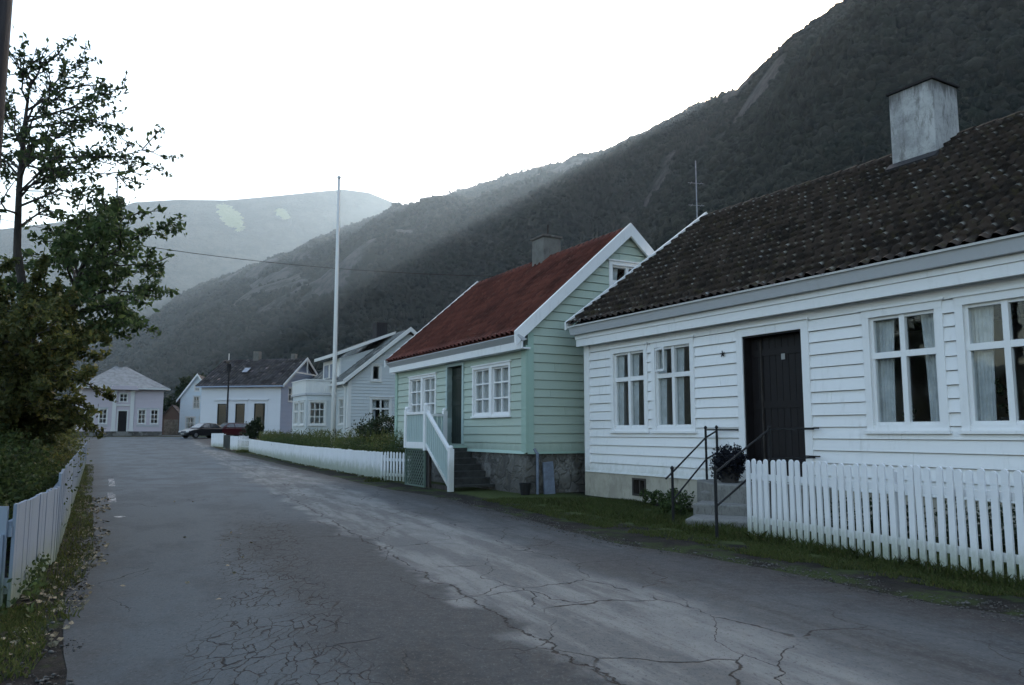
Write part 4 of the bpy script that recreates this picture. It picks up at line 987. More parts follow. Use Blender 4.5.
for i, (a, b) in enumerate(tw):
    w_ = obj('window', MB(front()).box(a - .24, a, -.1, .03, .3, 3.1).box(b, b + .24, -.1, .03, .3, 3.1).box(a - .24, b + .24, -.1, .032, 3.1, 3.4).box(a - .34, b + .34, 0, .14, 3.4, 3.52), M['lilac'], h)
    z0 = .55 if i else .35
    obj('pane', MB(front()).box(a + .06, b - .06, -.10, -.09, z0 + .06, 3.04), M['glass'], w_)
    obj('sash', MB(front()).box(a, a + .06, -.12, -.05, z0, 3.1).box(b - .06, b, -.12, -.05, z0, 3.1).box(a + .06, b - .06, -.12, -.05, z0, z0 + .06).box(a + .06, b - .06, -.12, -.05, 3.04, 3.1), M['greendoor'], w_)
window(h, gable(0), 1.5, 2.9, 3.3, 4.7, 2, (.5, .5), M['offwhite'], .1, 1)
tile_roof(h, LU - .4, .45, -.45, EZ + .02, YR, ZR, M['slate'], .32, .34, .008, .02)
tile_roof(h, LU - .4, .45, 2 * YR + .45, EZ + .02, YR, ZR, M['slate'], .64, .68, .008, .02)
obj('fascia', MB().box(LU - .3, .4, -.48, -.4, EZ - .14, EZ - .02).box(LU - .3, .02, -.40, -.03, EZ - .1, EZ - .05), M['lilac2'], h)
for s_ in (1, -1): verge(h, .46, .53, YR - s_ * (YR + .5), EZ, YR, ZR + .02, .26, M['palegrey'], .07)
obj('gable_truss', MB().box(.45, .54, YR - .07, YR + .07, ZR - 1.55, ZR - .1).box(.455, .535, YR - 2.55, YR + 2.55, ZR - 1.63, ZR - 1.50), M['offwhite'], h)
obj('chimney', MB().box(-5.2, -4.6, 4.2, 4.8, 7.4, 8.5), M['chimney_grey'], h, bevel=.02)
obj('chimney', MB().box(-1.2, -.75, 4.3, 4.8, 7.4, 8.2), M['chimney_grey'], h, bevel=.02)
obj('finial', MB().tube([(LU + .1, YR, 7.6), (LU + .1, YR, 8.35)], .05, 6), M['offwhite'], h)
obj('skylight', MB().hexa([(-4.9, 1.55, 6.17), (-4.35, 1.55, 6.17), (-4.35, 2.25, 6.63), (-4.9, 2.25, 6.63)], [(-4.9, 1.53, 6.22), (-4.35, 1.53, 6.22), (-4.35, 2.23, 6.68), (-4.9, 2.23, 6.68)]), M['zinc'], h)

# ================================================================== narrow white gabled house
NH = Frame(-40.1, 94.6, 12, 1.05)
h = empty('gabled_house', 'narrow pale blue white house with steep white bargeboards on its gable', 'house', NH.o, NH.rot)
WN, DN, EZ, ZR = 3.7, 8.0, 4.5, 7.25; xm = WN / 2; sl = (ZR - EZ) / xm
gf = front()
nl = lambda z: 0 if z < EZ else (z - EZ) / sl; nr_ = lambda z: WN if z < EZ else WN - (z - EZ) / sl
ops = [(.75, 1.75, .75, 2.1), (2.3, 3.0, .75, 2.1), (1.5, 2.2, 3.2, 4.6), (1.6, 2.1, 5.3, 6.1)]
obj('foundation', MB().box(0, WN, .02, DN, -.5, .3), M['plaster'], h)
wall('wall', gf, nl, nr_, .3, 7.2, ops, M['paleblue'], h, .22, jit=0)
obj('wall', MB().box(0, .15, .15, DN, .3, EZ).box(WN - .15, WN, .15, DN, .3, EZ).box(.15, WN - .15, DN - .15, DN, .3, EZ), M['paleblue'], h)
for (a, b, c, d) in ops: window(h, gf, a - .09, b + .09, c - .06, d + .1, 2, (.5, .5), M['offwhite'], .1, 1, M['curtain'], gridm=.03)
for s_ in (1, -1):
    xe = xm - s_ * (xm + .35); ze = EZ - .35 * sl
    obj('roof', MB().prism([(xe, ze), (xm, ZR), (xm, ZR + .1), (xe, ze + .1)], -.3, DN + .3, 'y'), M['slate'], h)
    obj('verge_board', MB().prism([(xe - s_ * .05, ze - .12), (xm, ZR - .1), (xm, ZR + .18), (xe - s_ * .05, ze + .16)], -.38, -.31, 'y'), M['white'], h)

# ================================================================== pale pink hipped house
KH = Frame(-46.8, 85.1, 33, 1.02)
h = empty('hipped_house', 'pale pink symmetrical house with hipped slate roof and columned middle entrance', 'house', KH.o, KH.rot)
WK, DK, EZ, ZR = 8.2, 8.0, 5.3, 7.95
obj('foundation', MB().box(-.05, WK + .05, -.05, DK, -.6, .45), M['stone'], h)
kw = [(.4, 1.3), (1.7, 2.6), (5.6, 6.5), (6.9, 7.8)]
ops = [(a + .08, b - .08, 1.28, 2.85) for a, b in kw] + [(3.65, 4.55, .45, 2.75), (3.73, 4.47, 3.76, 4.6)]
wall('wall', front(), K(0), K(WK), .45, EZ, ops, M['pink'], h, .17)
wall('wall', gable(WK), K(0), K(DK), .45, EZ, [], M['pink'], h, .17)
obj('wall', MB().box(0, .15, .15, DK, .45, EZ).box(.15, WK - .15, DK - .15, DK, .45, EZ), M['pink'], h)
for a, b in kw: window(h, front(), a, b, 1.25, 2.95, 2, (.33, .33, .33), M['offwhite'], .10, 1, None, gridm=.035)
window(h, front(), 3.66, 4.54, 3.68, 4.68, 2, (.5, .5), M['offwhite'], .08, 1)
obj('frieze', MB(front()).box(.3, 2.7, 0, .06, .98, 1.14).box(5.5, 7.9, 0, .06, .98, 1.14).box(.3, 2.7, 0, .06, 3.0, 3.1).box(5.5, 7.9, 0, .06, 3.0, 3.1), M['grey_paint'], h)
door(h, front(), 3.66, 4.54, .45, 2.7, M['darkdoor'], .12, M['offwhite'], 2)
for x in (3.2, 5.0): obj('pilaster', MB(front()).box(x - .19, x + .19, 0, .14, .45, 5.0).box(x - .24, x + .24, 0, .18, 4.75, 5.0).box(x - .24, x + .24, 0, .18, .45, .7), M['offwhite'], h)
obj('entrance_ledge', MB(front()).box(3.4, 4.8, 0, .1, 3.28, 3.44), M['offwhite'], h)
obj('doorstep', MB(front()).box(3.2, 5.0, .06, .9, -.5, .2).box(3.5, 4.7, .06, .55, .2, .42), M['concrete'], h)
o_ = .55; mb = MB(); A = [(-o_, -o_, EZ), (WK + o_, -o_, EZ), (WK + o_, DK + o_, EZ), (-o_, DK + o_, EZ), (3.5, DK / 2, ZR), (WK - 3.5, DK / 2, ZR)]
mb.add(A + [(x, y, EZ - .12) for x, y, _ in A[:4]], [(0, 1, 5, 4), (1, 2, 5), (2, 3, 4, 5), (3, 0, 4), (0, 6, 7, 1), (1, 7, 8, 2), (2, 8, 9, 3), (3, 9, 6, 0), (9, 8, 7, 6)])
rf = obj('roof', mb, plain('grey_slate_roof', (.20, .21, .215), .8, .3, 2.2, .3), h)
obj('gutter', MB().box(-o_ - .06, WK + o_ + .06, -o_ - .08, -o_ - .005, EZ - .16, EZ - .02).box(WK + o_ + .005, WK + o_ + .08, -o_, DK + o_, EZ - .16, EZ - .02), M['offwhite'], h)
obj('pediment', MB().prism([(2.7, 5.05), (5.5, 5.05), (5.35, 5.5), (2.85, 5.5)], -.68, -.1, 'y'), M['pink'], h)
obj('chimney', MB().box(3.8, 4.3, 3.8, 4.3, 7.5, 8.5), M['chimney_grey'], h)

# brown sheds between the far houses
def shed(label, fx, fy, rot, w_, hgt, top):
    e = empty('shed', label, 'shed', (fx, fy, gz(fx, fy)), rot); xm = w_ / 2
    f2 = front(); a = lambda z: 0 if z < hgt else (z - hgt) / ((top - hgt) / xm); b = lambda z: w_ - a(z)
    wall('wall', f2, a, b, -.1, top - .05, [], M['brown'], e, .22, jit=0)
    obj('wall', MB().box(0, .1, .15, 4, -.1, hgt).box(w_ - .1, w_, .15, 4, -.1, hgt).box(.1, w_ - .1, 3.9, 4, -.1, hgt), M['brown'], e)
    for s_ in (1, -1):
        xe = xm - s_ * (xm + .3); sl = (top - hgt) / xm
        obj('roof', MB().prism([(xe, hgt - .3 * sl), (xm, top), (xm, top + .1), (xe, hgt - .3 * sl + .1)], -.25, 4.2, 'y'), M['slate'], e)
    obj('door', MB().box(.5, w_ - .5, -.06, -.03, .0, 1.9), plain('worn_plank_door', (.2, .16, .12), .8, .4, 4), e)
shed('small brown plank shed between the pale pink house and the narrow gabled house', -45.3, 101.0, 15, 2.7, 2.1, 3.7)

# ================================================================== cars
def carpaint(name, col):
    n = NT(name); n.color(col); n.rough(.4); n.spec(.3); n.b.inputs['Coat Weight'].default_value = .12; n.b.inputs['Coat Roughness'].default_value = .08; return n.m
M['rubber'] = plain('tyre_rubber', (.012, .012, .012), .85, .2, 20); M['rim'] = plain('wheel_rim', (.3, .3, .31), .35, .1, metal=.7)
n = NT('car_glass'); n.color((.02, .025, .03)); n.rough(.05); n.spec(.9); M['carglass'] = n.m
n = NT('lamp_glass'); n.color((.6, .6, .6)); n.rough(.1); M['lampglass'] = n.m
n = NT('red_lamp_glass'); n.color((.3, .01, .01)); n.rough(.15); M['redglass'] = n.m
def car(label, paint, loc, rot, wagon=False):
    """x forward, 4.3 m long"""
    e = empty('parked_car', label, 'car', loc, rot, 'cars parked in front of the lilac house')
    low = [(-2.12, .42), (-2.15, .62), (-2.10, .90), (-1.5, .96), (.75, .94), (1.55, .82), (2.02, .68), (2.14, .52), (2.10, .34), (1.75, .24), (-1.9, .24)]
    cabx = [(-2.02 if wagon else -1.62, .955), (-1.75 if wagon else -1.05, 1.40), (-.2, 1.45), (.15, 1.42), (.98, .94)]
    def loft(prof, ws):
        mb = MB(); n = len(prof); k = len(ws); vs = []
        for (y, sc, sh) in ws: vs += [((x) * sc, y, .6 + (z - .6) * sh) for x, z in prof]
        fs = [tuple(range(n))[::-1], tuple(range((k - 1) * n, k * n))]
        for j in range(k - 1): fs += [(j * n + i, j * n + (i + 1) % n, (j + 1) * n + (i + 1) % n, (j + 1) * n + i) for i in range(n)]
        return mb.add(vs, fs)
    obj('body', loft(low, [(-.83, .93, .80), (-.80, .985, .95), (-.55, 1, 1), (.55, 1, 1), (.80, .985, .95), (.83, .93, .80)]), paint, e, bevel=.05)
    cb = MB(); n = len(cabx); vs = []
    for s_ in (-1, 1): vs += [(x, s_ * (.76 if z < 1 else .58), z) for x, z in cabx]
    cb.add(vs, [tuple(range(n))[::-1], tuple(range(n, 2 * n))] + [(i, (i + 1) % n, n + (i + 1) % n, n + i) for i in range(n)])
    obj('cabin', cb, paint, e, bevel=.04)
    def quad(P, off, name, m):
        P = [Vector(p) for p in P]; nn = (P[1] - P[0]).cross(P[2] - P[0]).normalized() * off
        mb = MB(); mb.hexa([p - nn * .2 for p in P], [p + nn for p in P]); return obj(name, mb, m, e)
    quad([(.90, -.66, .99), (.90, .66, .99), (.22, .52, 1.385), (.22, -.52, 1.385)], .012, 'windscreen', M['carglass'])
    r0, r1 = cabx[0], cabx[1]
    quad([(r0[0] + .05, .64, 1.0), (r0[0] + .05, -.64, 1.0), (r1[0] - .03, -.52, 1.36), (r1[0] - .03, .52, 1.36)], .012, 'rear_window', M['carglass'])
    for s_ in (-1, 1):
        A = [(.72, s_ * .745, 1.0), (-.28, s_ * .745, 1.0), (-.28, s_ * .605, 1.36), (.16, s_ * .605, 1.36)]; Bq = [(-.36, s_ * .745, 1.0), (r0[0] + .25, s_ * .745, 1.0), (r1[0] + .1, s_ * .605, 1.36), (-.36, s_ * .605, 1.36)]
        for q_ in (A, Bq): quad(q_ if s_ > 0 else q_[::-1], .014, 'side_window', M['carglass'])
        obj('headlight', MB().box(2.03, 2.12, s_ * .56 - .16, s_ * .56 + .16, .56, .68), M['lampglass'], e, bevel=.02)
        obj('tail_light', MB().box(-2.15, -2.07, s_ * .58 - .15, s_ * .58 + .15, .66, .80), M['redglass'], e, bevel=.02)
        obj('mirror', MB().box(.62, .76, s_ * .88 - .10, s_ * .88 + .08, .96, 1.08), paint, e, bevel=.03)
        for x in (1.32, -1.28):
            y0 = s_ * .72; pr = [(.315 * cos(2 * pi * k / 20), .315 * sin(2 * pi * k / 20)) for k in range(20)]
            wh = MB(); wh.add([(x + a, y0 - s_ * .09, .315 + b) for a, b in pr] + [(x + a, y0 + s_ * .10, .315 + b) for a, b in pr], [tuple(range(20)), tuple(range(20, 40))] + [(i, (i + 1) % 20, 20 + (i + 1) % 20, 20 + i) for i in range(20)])
            w_ = obj('wheel', wh, M['rubber'], e, bevel=.02)
            pr = [(.19 * cos(2 * pi * k / 14), .19 * sin(2 * pi * k / 14)) for k in range(14)]
            rm = MB(); rm.add([(x + a, y0 + s_ * .095, .315 + b) for a, b in pr] + [(x + a * .9, y0 + s_ * .115, .315 + b * .9) for a, b in pr], [tuple(range(14)), tuple(range(14, 28))] + [(i, (i + 1) % 14, 14 + (i + 1) % 14, 14 + i) for i in range(14)])
            obj('rim', rm, M['rim'], w_)
    obj('bumper', MB().box(2.08, 2.19, -.72, .72, .33, .48).box(-2.21, -2.10, -.72, .72, .35, .52), M['rubber'], e, bevel=.03)
    obj('number_plate', MB().box(2.185, 2.196, -.26, .26, .36, .47), M['paper'], e)
    return e
car('black parked car in front, its pale windscreen towards the square', carpaint('black_car_paint', (.010, .010, .013)), (-29.5, 75.0, gz(0, 75)), 238)
car('dark red parked estate car behind the black car and the lamp post', carpaint('dark_red_car_paint', (.055, .008, .011)), (-27.9, 77.2, gz(0, 77.2)), 228, True)

# ================================================================== street furniture
fp = empty('flagpole', 'tall bare white flagpole behind the board fence in front of the pale grey house', 'flagpole', (-7.52, 33.0, 0))
obj('shaft', MB().tube([(0, 0, -.3), (0, 0, 4), (-.02, 0, 12.35)], [.105, .09, .055], 14), M['offwhite'], fp, smooth=True)
obj('ball', MB().lathe([(.02, 0), (.075, .05), (.09, .1), (.06, .16), (.0, .19)], (-.02, 0, 12.33), 12), M['white'], fp, smooth=True)
obj('rope_cleat', MB().box(.085, .11, -.02, .02, 1.3, 1.55), M['iron'], fp)
obj('halyard', MB().tube([(.11, -.01, 1.4), (.10, -.01, 6), (.05, 0, 12.3)], .006, 4), M['paper'], fp)
lp = empty('street_lamp', 'dark lamp post rising in front of the lilac house roof', 'lamp', (-28.7, 79.0, gz(0, 79.0)))
obj('shaft', MB().tube([(0, 0, -.2), (0, 0, 1.2), (0, 0, 7.4)], [.12, .10, .08], 10), M['pole_wood'], lp)
obj('arm', MB().tube([(0, 0, 7.0), (.0, -.25, 7.35), (.0, -.8, 7.5)], [.05, .045, .04], 8), M['pole_wood'], lp)
obj('lamp_head', MB().hexa([(-.16, -1.2, 7.38), (.16, -1.2, 7.38), (.18, -.65, 7.45), (-.18, -.65, 7.45)], [(-.09, -1.15, 7.58), (.09, -1.15, 7.58), (.12, -.68, 7.65), (-.12, -.68, 7.65)]), M['iron'], lp, bevel=.02)
obj('cross_plate', MB().box(-.2, .2, -.03, .03, 6.6, 7.4), M['iron'], lp)
up = empty('utility_pole', 'dark tarred wooden utility pole at the left edge above the tree', 'pole', (-6.38, 9.2, 0))
obj('shaft', MB().tube([(0, 0, -.4), (0, 0, 9.5)], [.15, .115], 14), M['pole_wood'], up, smooth=True)
obj('crossarm', MB().box(-.7, .7, -.05, .05, 8.9, 9.05), M['pole_wood'], up)
for x in (-.55, .55): obj('insulator', MB().lathe([(.03, 0), (.045, .06), (.02, .14)], (x, 0, 9.05), 10), M['offwhite'], up)
# overhead cable across the valley, from behind the tree to beyond the mint house
A, B_ = Vector((-31, 46, 14.2)), Vector((8, 40, 9.5)); pts = []
for i in range(31):
    t = i / 30; p = A.lerp(B_, t); p.z -= 1.2 * 4 * t * (1 - t); pts.append(p)
tag(obj('overhead_cable', MB().tube(pts, .018, 5), M['iron']), 'thin overhead cable sagging across the street in front of the mountains', 'cable')
for (x, y, z, nm) in ((-31, 46, 14.4, 'tarred utility pole beyond the olive tree carrying the far left end of the cable'), (8, 40, 9.7, 'tarred utility pole behind the white house carrying the right end of the cable')):
    e = empty('utility_pole', nm, 'pole', (x, y, 0)); obj('shaft', MB().tube([(0, 0, -.4), (0, 0, z)], [.14, .11], 10), M['pole_wood'], e)
mt = empty('aerial_mast', 'thin grey aerial mast standing behind the left end of the mossy roof', 'mast', (11.3, 46.5, 0))
obj('shaft', MB().tube([(0, 0, -.3), (0, 0, 18.0)], [.05, .035], 6), M['zinc'], mt)
for zz in (15.2, 16.6): obj('aerial', MB().tube([(-.5, 0, zz), (.5, .2, zz)], .015, 4).tube([(-.3, -.2, zz), (-.3, .3, zz)], .012, 4).tube([(.3, -.1, zz), (.3, .4, zz)], .012, 4), M['zinc'], mt)
# gate and white panels beyond the long fence
def panel(label, p0, p1, h_):
    ln, rt = along(p0, p1); e = empty('fence_panel', label, 'fence', (*p0, gz(*p0)), rt)
    mb = MB(); x = 0
    while x < ln - .03: mb.box(x, min(ln, x + .11), -.02, 0, .05, h_ + random.uniform(-.008, .008)); x += .114
    obj('board_panel', mb, M['white_fence'], e); obj('rail', MB().box(0, ln, .003, .05, h_ * .75, h_ * .75 + .08).box(0, ln, .003, .05, h_ * .2, h_ * .2 + .08), M['white_fence'], e)
    for x in (0.05, ln - .05): obj('post', MB().box(x - .05, x + .05, .052, .14, -.25, h_ - .05), M['white_fence'], e)
panel('short white board panel left of the dark gate beyond the long fence', (-22.0, 57.6), (-19.9, 54.3), .98)
panel('narrow white board panel right of the dark gate beyond the long fence', (-18.6, 52.0), (-17.6, 50.6), .92)
gt = empty('garden_gate', 'dark green plank gate between two short white fence panels', 'gate', (-19.85, 54.2, gz(0, 54)), along((-19.85, 54.2), (-18.65, 52.1))[1])
mb = MB()
for k in range(14): mb.box(.04 + k * .165, .18 + k * .165, -.03, 0, .08, .95)
obj('board_panel', mb, M['greendoor'], gt); obj('rail', MB().box(0, 2.4, .003, .04, .25, .33).box(0, 2.4, .003, .04, .7, .78), M['greendoor'], gt)
picket_fence('picket_gate', 'low white picket gate in the gap at the far end of the long fence', 'gate', (-17.5, 50.5), (-16.25, 48.6), .20, .06, .86, .1, (.3, .7), M['white_fence'], (.05, 2.2), 'point')

# ================================================================== plants
# hedge of rank growth behind the long fence
def strip_points(p0, p1, n, back, wid, z0, z1):
    t = rng.random(n); ln = hypot(p1[0] - p0[0], p1[1] - p0[1]); dx, dy = (p1[0] - p0[0]) / ln, (p1[1] - p0[1]) / ln
    o = back + rng.random(n) * wid; h_ = z1 * (.80 + .30 * vnoise(t * ln * .9, t * 0, 31) + .18 * vnoise(t * ln * 3.1, t * 0, 32)); z = z0 + (h_ - z0) * rng.random(n) ** .6
    x = p0[0] + dx * t * ln - dy * o; y = p0[1] + dy * t * ln + dx * o
    return np.stack([x, y, z], 1)
hd = empty('hedge', 'rank green hedge growing over the long white board fence', 'hedge', (-9.3, 34.6, 0))
P = strip_points((-15.9, 48.2), (-3.6, 22.9), 26000, .2, 1.3, .1, 1.0); P[:, 2] += np.interp(P[:, 1], [34, 46], [0, .1]); P -= np.array([-9.3, 34.6, 0])
V, Fc = leaves(P, .10, asp=.35); npobj('foliage', V, Fc, M['leaf_green'], hd)
P = strip_points((-15.9, 48.2), (-3.6, 22.9), 3500, .3, 1.0, .85, 1.27); P[:, 2] += np.interp(P[:, 1], [34, 46], [0, .1]); P -= np.array([-9.3, 34.6, 0])
V, Fc = leaves(P, .22, asp=.12, droop=-1.0); npobj('seed_stalks', V, Fc, M['grass'], hd)
obj('stem', MB().tube([(0, .6, -.1), (.1, .6, .8)], [.03, .015], 5).tube([(-3, 6, -.1), (-3.1, 6, .8)], [.03, .015], 5).tube([(3, -6.2, -.1), (3.1, -6.2, .8)], [.03, .015], 5), M['bark'], hd)
shrub('shrub', 'dark leafy shrub against the pale grey house beside the mint house', 'shrub', [(-4.9, 28.6, .9, .75, .7, .95), (-4.6, 28.2, 1.5, .5, .5, .6), (-5.3, 29, 1.4, .5, .5, .5), (-4.4, 27.6, .7, .5, .5, .7)], 5200, .10, M['leaf_dark'])
shrub('shrub', 'dark bushy conifer shrub in front of the lilac house windows', 'shrub', [(-21.6, 66.0, 1.55, .7, .7, .9), (-21.5, 66, 2.1, .45, .45, .6), (-22.0, 65.8, 1.3, .6, .6, .7)], 3000, .16, M['leaf_dark'])
shrub('shrub', 'low green shrub beside the cellar vent of the white house', 'shrub', [(*WH(2.62, -.38, .16), .22, .2, .18), (*WH(2.95, -.45, .14), .2, .2, .15)], 900, .05, M['leaf_green'])
shrub('shrub', 'low leafy shrub growing beside the concrete steps', 'shrub', [(*WH(3.75, -.7, .18), .3, .25, .2), (*WH(4.3, -1.3, .18), .28, .22, .2)], 1300, .055, M['leaf_green'])
for (x, z, lab) in ((9.2, .25, 'tuft of border plants behind the picket fence under the right window'), (7.6, .2, 'border plants behind the picket fence near the door')):
    shrub('border_plant', lab, 'plant', [(*WH(x, -.7, z), .8, .3, .3)], 1500, .06, M['leaf_dark'])

# bushes behind the left fence
shrub('bush', 'rounded dark green bush behind the near end of the left fence', 'bush', [(-6.12, 9.2, .62, .66, .85, .74), (-6.95, 9.0, .75, .8, .9, .8), (-6.85, 10.5, .7, .75, .8, .72), (-5.75, 8.2, .42, .5, .6, .45)], 26000, .055, M['leaf_green'])
shrub('bush', 'second dark bush further along behind the left fence', 'bush', [(-9.35, 15.0, .9, .8, 1.1, .92), (-10.3, 16.8, 1.05, .8, 1.2, 1.0), (-8.9, 14.0, .7, .6, .8, .7), (-11.5, 19.2, 1.1, .8, 1.0, .9)], 24000, .075, M['leaf_olive'])
shrub('bush', 'dark green shrubs filling the garden left of the olive tree', 'bush', [(-9.6, 11.6, .8, 1.2, 1.2, 1.0), (-11.4, 14.5, 1.2, 1.3, 1.3, 1.4)], 12000, .07, M['leaf_dark'])
hx = empty('flower_bush', 'pale flowering bush showing under the olive tree at the left edge', 'bush', (-11.0, 15.2, 0))
def tree(name, label, base, trunk, rad, limbs, leaf, nleaf, size, extra=None, seed=1, asp=.5, spread=.42):
    """trunk polyline, limbs = (start t, tip xyz, thickness); leaves sit along the outer limbs and their twigs"""
    rs = random.Random(seed); e = empty(name, label, 'tree', base); tr = [Vector(p) for p in trunk]; mb = MB(); mb.tube(tr, rad, 9)
    def at(t):
        f_ = t * (len(tr) - 1); i = min(int(f_), len(tr) - 2); return tr[i].lerp(tr[i + 1], f_ - i)
    pts = []; wts = []
    for (t, tip, th) in limbs:
        a = at(t); tip = Vector(tip); mid = a.lerp(tip, .5) + Vector((rs.uniform(-.15, .15), rs.uniform(-.15, .15), rs.uniform(-.05, .3)))
        q1 = a.lerp(mid, .5) + Vector((rs.uniform(-.06, .06),) * 3); q2 = mid.lerp(tip, .5) + Vector((rs.uniform(-.12, .12), rs.uniform(-.12, .12), rs.uniform(-.1, .1)))
        br = [a, q1, mid, q2, tip]; mb.tube(br, [th, th * .8, th * .6, th * .4, th * .15], 6)
        for k in range(int(6 + (tip - a).length * 4.0)):
            f_ = rs.uniform(.22, 1.0) * 4; i = min(int(f_), 3); s = br[i].lerp(br[i + 1], f_ - i)
            d = (br[i + 1] - br[i]).normalized() + Vector((rs.gauss(0, .7), rs.gauss(0, .7), rs.gauss(.1, .5))); ln = rs.uniform(.2, .62) * spread / .42
            en = s + d.normalized() * ln; md = s.lerp(en, .5) + Vector((rs.gauss(0, .04), rs.gauss(0, .04), rs.gauss(0, .04)))
            mb.tube([s, md, en], [max(.010, th * .24), .008, .005], 4); pts += [(s, md), (md, en), (md, en)]; wts += [ln] * 3
    obj('trunk', mb, M['bark'], e)
    wts = np.array(wts); pk = rng.choice(len(pts), nleaf, p=wts / wts.sum()); A_ = np.array([list(p[0]) for p in pts])[pk]; B2 = np.array([list(p[1]) for p in pts])[pk]
    # leaves gather in tufts along each twig
    tt = (np.floor(rng.random(nleaf) * 4) + .5) / 4; P = A_ + (B2 - A_) * tt[:, None] + rng.normal(0, size * .42, (nleaf, 3))
    V, Fc = leaves(P, size, asp=asp, droop=.35); npobj('crown', V, Fc, leaf, e)
    return e
def at_(px, py, Y):          # the point at depth Y metres in front of the camera seen at px,py
    u, v = (px - 512) / F, (342.5 - py) / F; y = cos(TILT) - v * sin(TILT); k = Y / y
    return Vector((u * k, Y, EYE + (sin(TILT) + v * cos(TILT)) * k))
b0 = Vector((-7.35, 11.6, 0)); rs = random.Random(5)
tk = [(0, 0, -.2), (.05, 0, 1.5), (.12, .05, 2.8)] + [tuple(at_(px, py, 11.6) - b0) for px, py in ((17, 250), (19, 190), (24, 130), (30, 82))]
tips = [(.98, 62, 52, 0), (.95, 36, 70, .3), (.93, 10, 52, -.4), (.9, 108, 78, .4), (.86, 112, 92, -.6), (.84, 84, 62, .7), (.84, 118, 128, .2), (.8, 60, 96, -1.0), (.8, -30, 80, .3), (.76, 150, 148, .5), (.74, 120, 175, -.4), (.72, 96, 120, 1.0), (.7, -60, 150, 0), (.7, 50, 140, -1.3), (.66, 138, 162, 1.1), (.64, 70, 170, .6), (.6, -20, 200, -.9), (.62, 100, 200, -1.2), (.78, 4, 110, 1.2), (.68, 30, 160, 1.4), (.82, -10, 130, -1.0), (.56, 60, 215, 1.0), (.88, 75, 120, .9), (.72, 5, 175, 1.0), (.66, 80, 150, -1.6)]
limbs = [(t, at_(px, py, 11.6 + d) - b0, .019) for t, px, py, d in tips]
tree('garden_tree', 'tall thin tree with sparse leaves against the sky at the left', b0, tk, [.11, .10, .075, .055, .042, .03, .014], limbs, M['leaf_tree'], 4300, .092, seed=3)
b1 = Vector((-7.9, 12.6, 0))
tk = [(0, 0, -.2), (.1, 0, 1.2), (.35, -.05, 2.3), (.7, -.1, 3.4), (1.0, -.2, 4.2)]
tips = [(.9, 165, 228, .2), (.95, 140, 212, -.4), (.9, 110, 208, .6), (.8, 158, 262, -.3), (.75, 150, 290, .5), (.7, 135, 318, 0), (.65, 112, 328, -.7), (.8, 120, 250, -1.1), (.75, 96, 285, .9), (.85, 80, 225, -.8), (.9, 60, 235, .4), (.7, 70, 300, -1.2), (.75, 125, 275, 1.2), (.85, 30, 255, 1.0), (.8, 10, 280, -.4), (.7, -30, 270, .5), (.68, 128, 300, -.9), (.95, 100, 230, -1.3)]
limbs = [(t, at_(px, py, 12.0 + d) - b1, .026) for t, px, py, d in tips]
tree('garden_tree', 'leafy green tree with boughs hanging out over the left fence', b1, tk, [.12, .11, .085, .06, .03], limbs, M['leaf_tree2'], 8200, .10, seed=9)
b2 = Vector((-8.0, 10.9, 0))
tk = [(0, 0, -.2), (.1, 0, .9), (.3, 0, 1.9), (.4, .1, 2.9)]
tips = [(.9, 20, 288, 0), (.9, 55, 296, .8), (.95, 80, 300, -.6), (.8, 100, 330, .4), (.8, 108, 355, -.4), (.7, 112, 385, .5), (.6, 100, 405, -.8), (.6, 85, 415, .7), (.8, 40, 320, -1.3), (.7, 60, 350, -1.6), (.6, 30, 390, -1.4), (.9, -20, 300, .5), (.7, -10, 350, -1.0), (.5, 60, 400, -1.5), (.6, 5, 400, .6), (.75, 75, 370, 1.4), (.65, 45, 410, 1.2), (.85, 0, 320, 1.5), (.8, 70, 330, -1.9), (.6, 90, 380, -1.5), (.7, -40, 380, .5), (.4, 88, 422, .9), (.35, 66, 428, .9), (.35, 50, 424, .8), (.4, 20, 425, .8)]
limbs = [(t, at_(px - 20, py, 10.6 + d * .7) - b2, .035) for t, px, py, d in tips]
tree('garden_tree', 'dense olive green tree above the left fence hiding the pink house corner', b2, tk, [.16, .14, .12, .06], limbs, M['leaf_olive'], 30000, .085, seed=14, spread=.46)
P = clumps([(0, 0, 1.35, 1.3, .8, .55), (-1.2, .6, 1.3, 1.2, .8, .5)], 2600); V, Fc = leaves(P, .09, asp=.8); npobj('blossom', V, Fc, plain('pale_blossom', (.34, .36, .40), .8, .3, 9), hx)
P = clumps([(0, 0, .9, 1.2, .8, .9), (-1.2, .6, .8, 1.2, .8, .8)], 6000); V, Fc = leaves(P, .09); npobj('foliage', V, Fc, M['leaf_dark'], hx)
obj('stem', MB().tube([(0, 0, -.1), (.1, 0, 1.1)], [.03, .012], 5).tube([(-.2, .1, -.1), (-1.0, .5, 1.1)], [.03, .012], 5), M['bark'], hx)

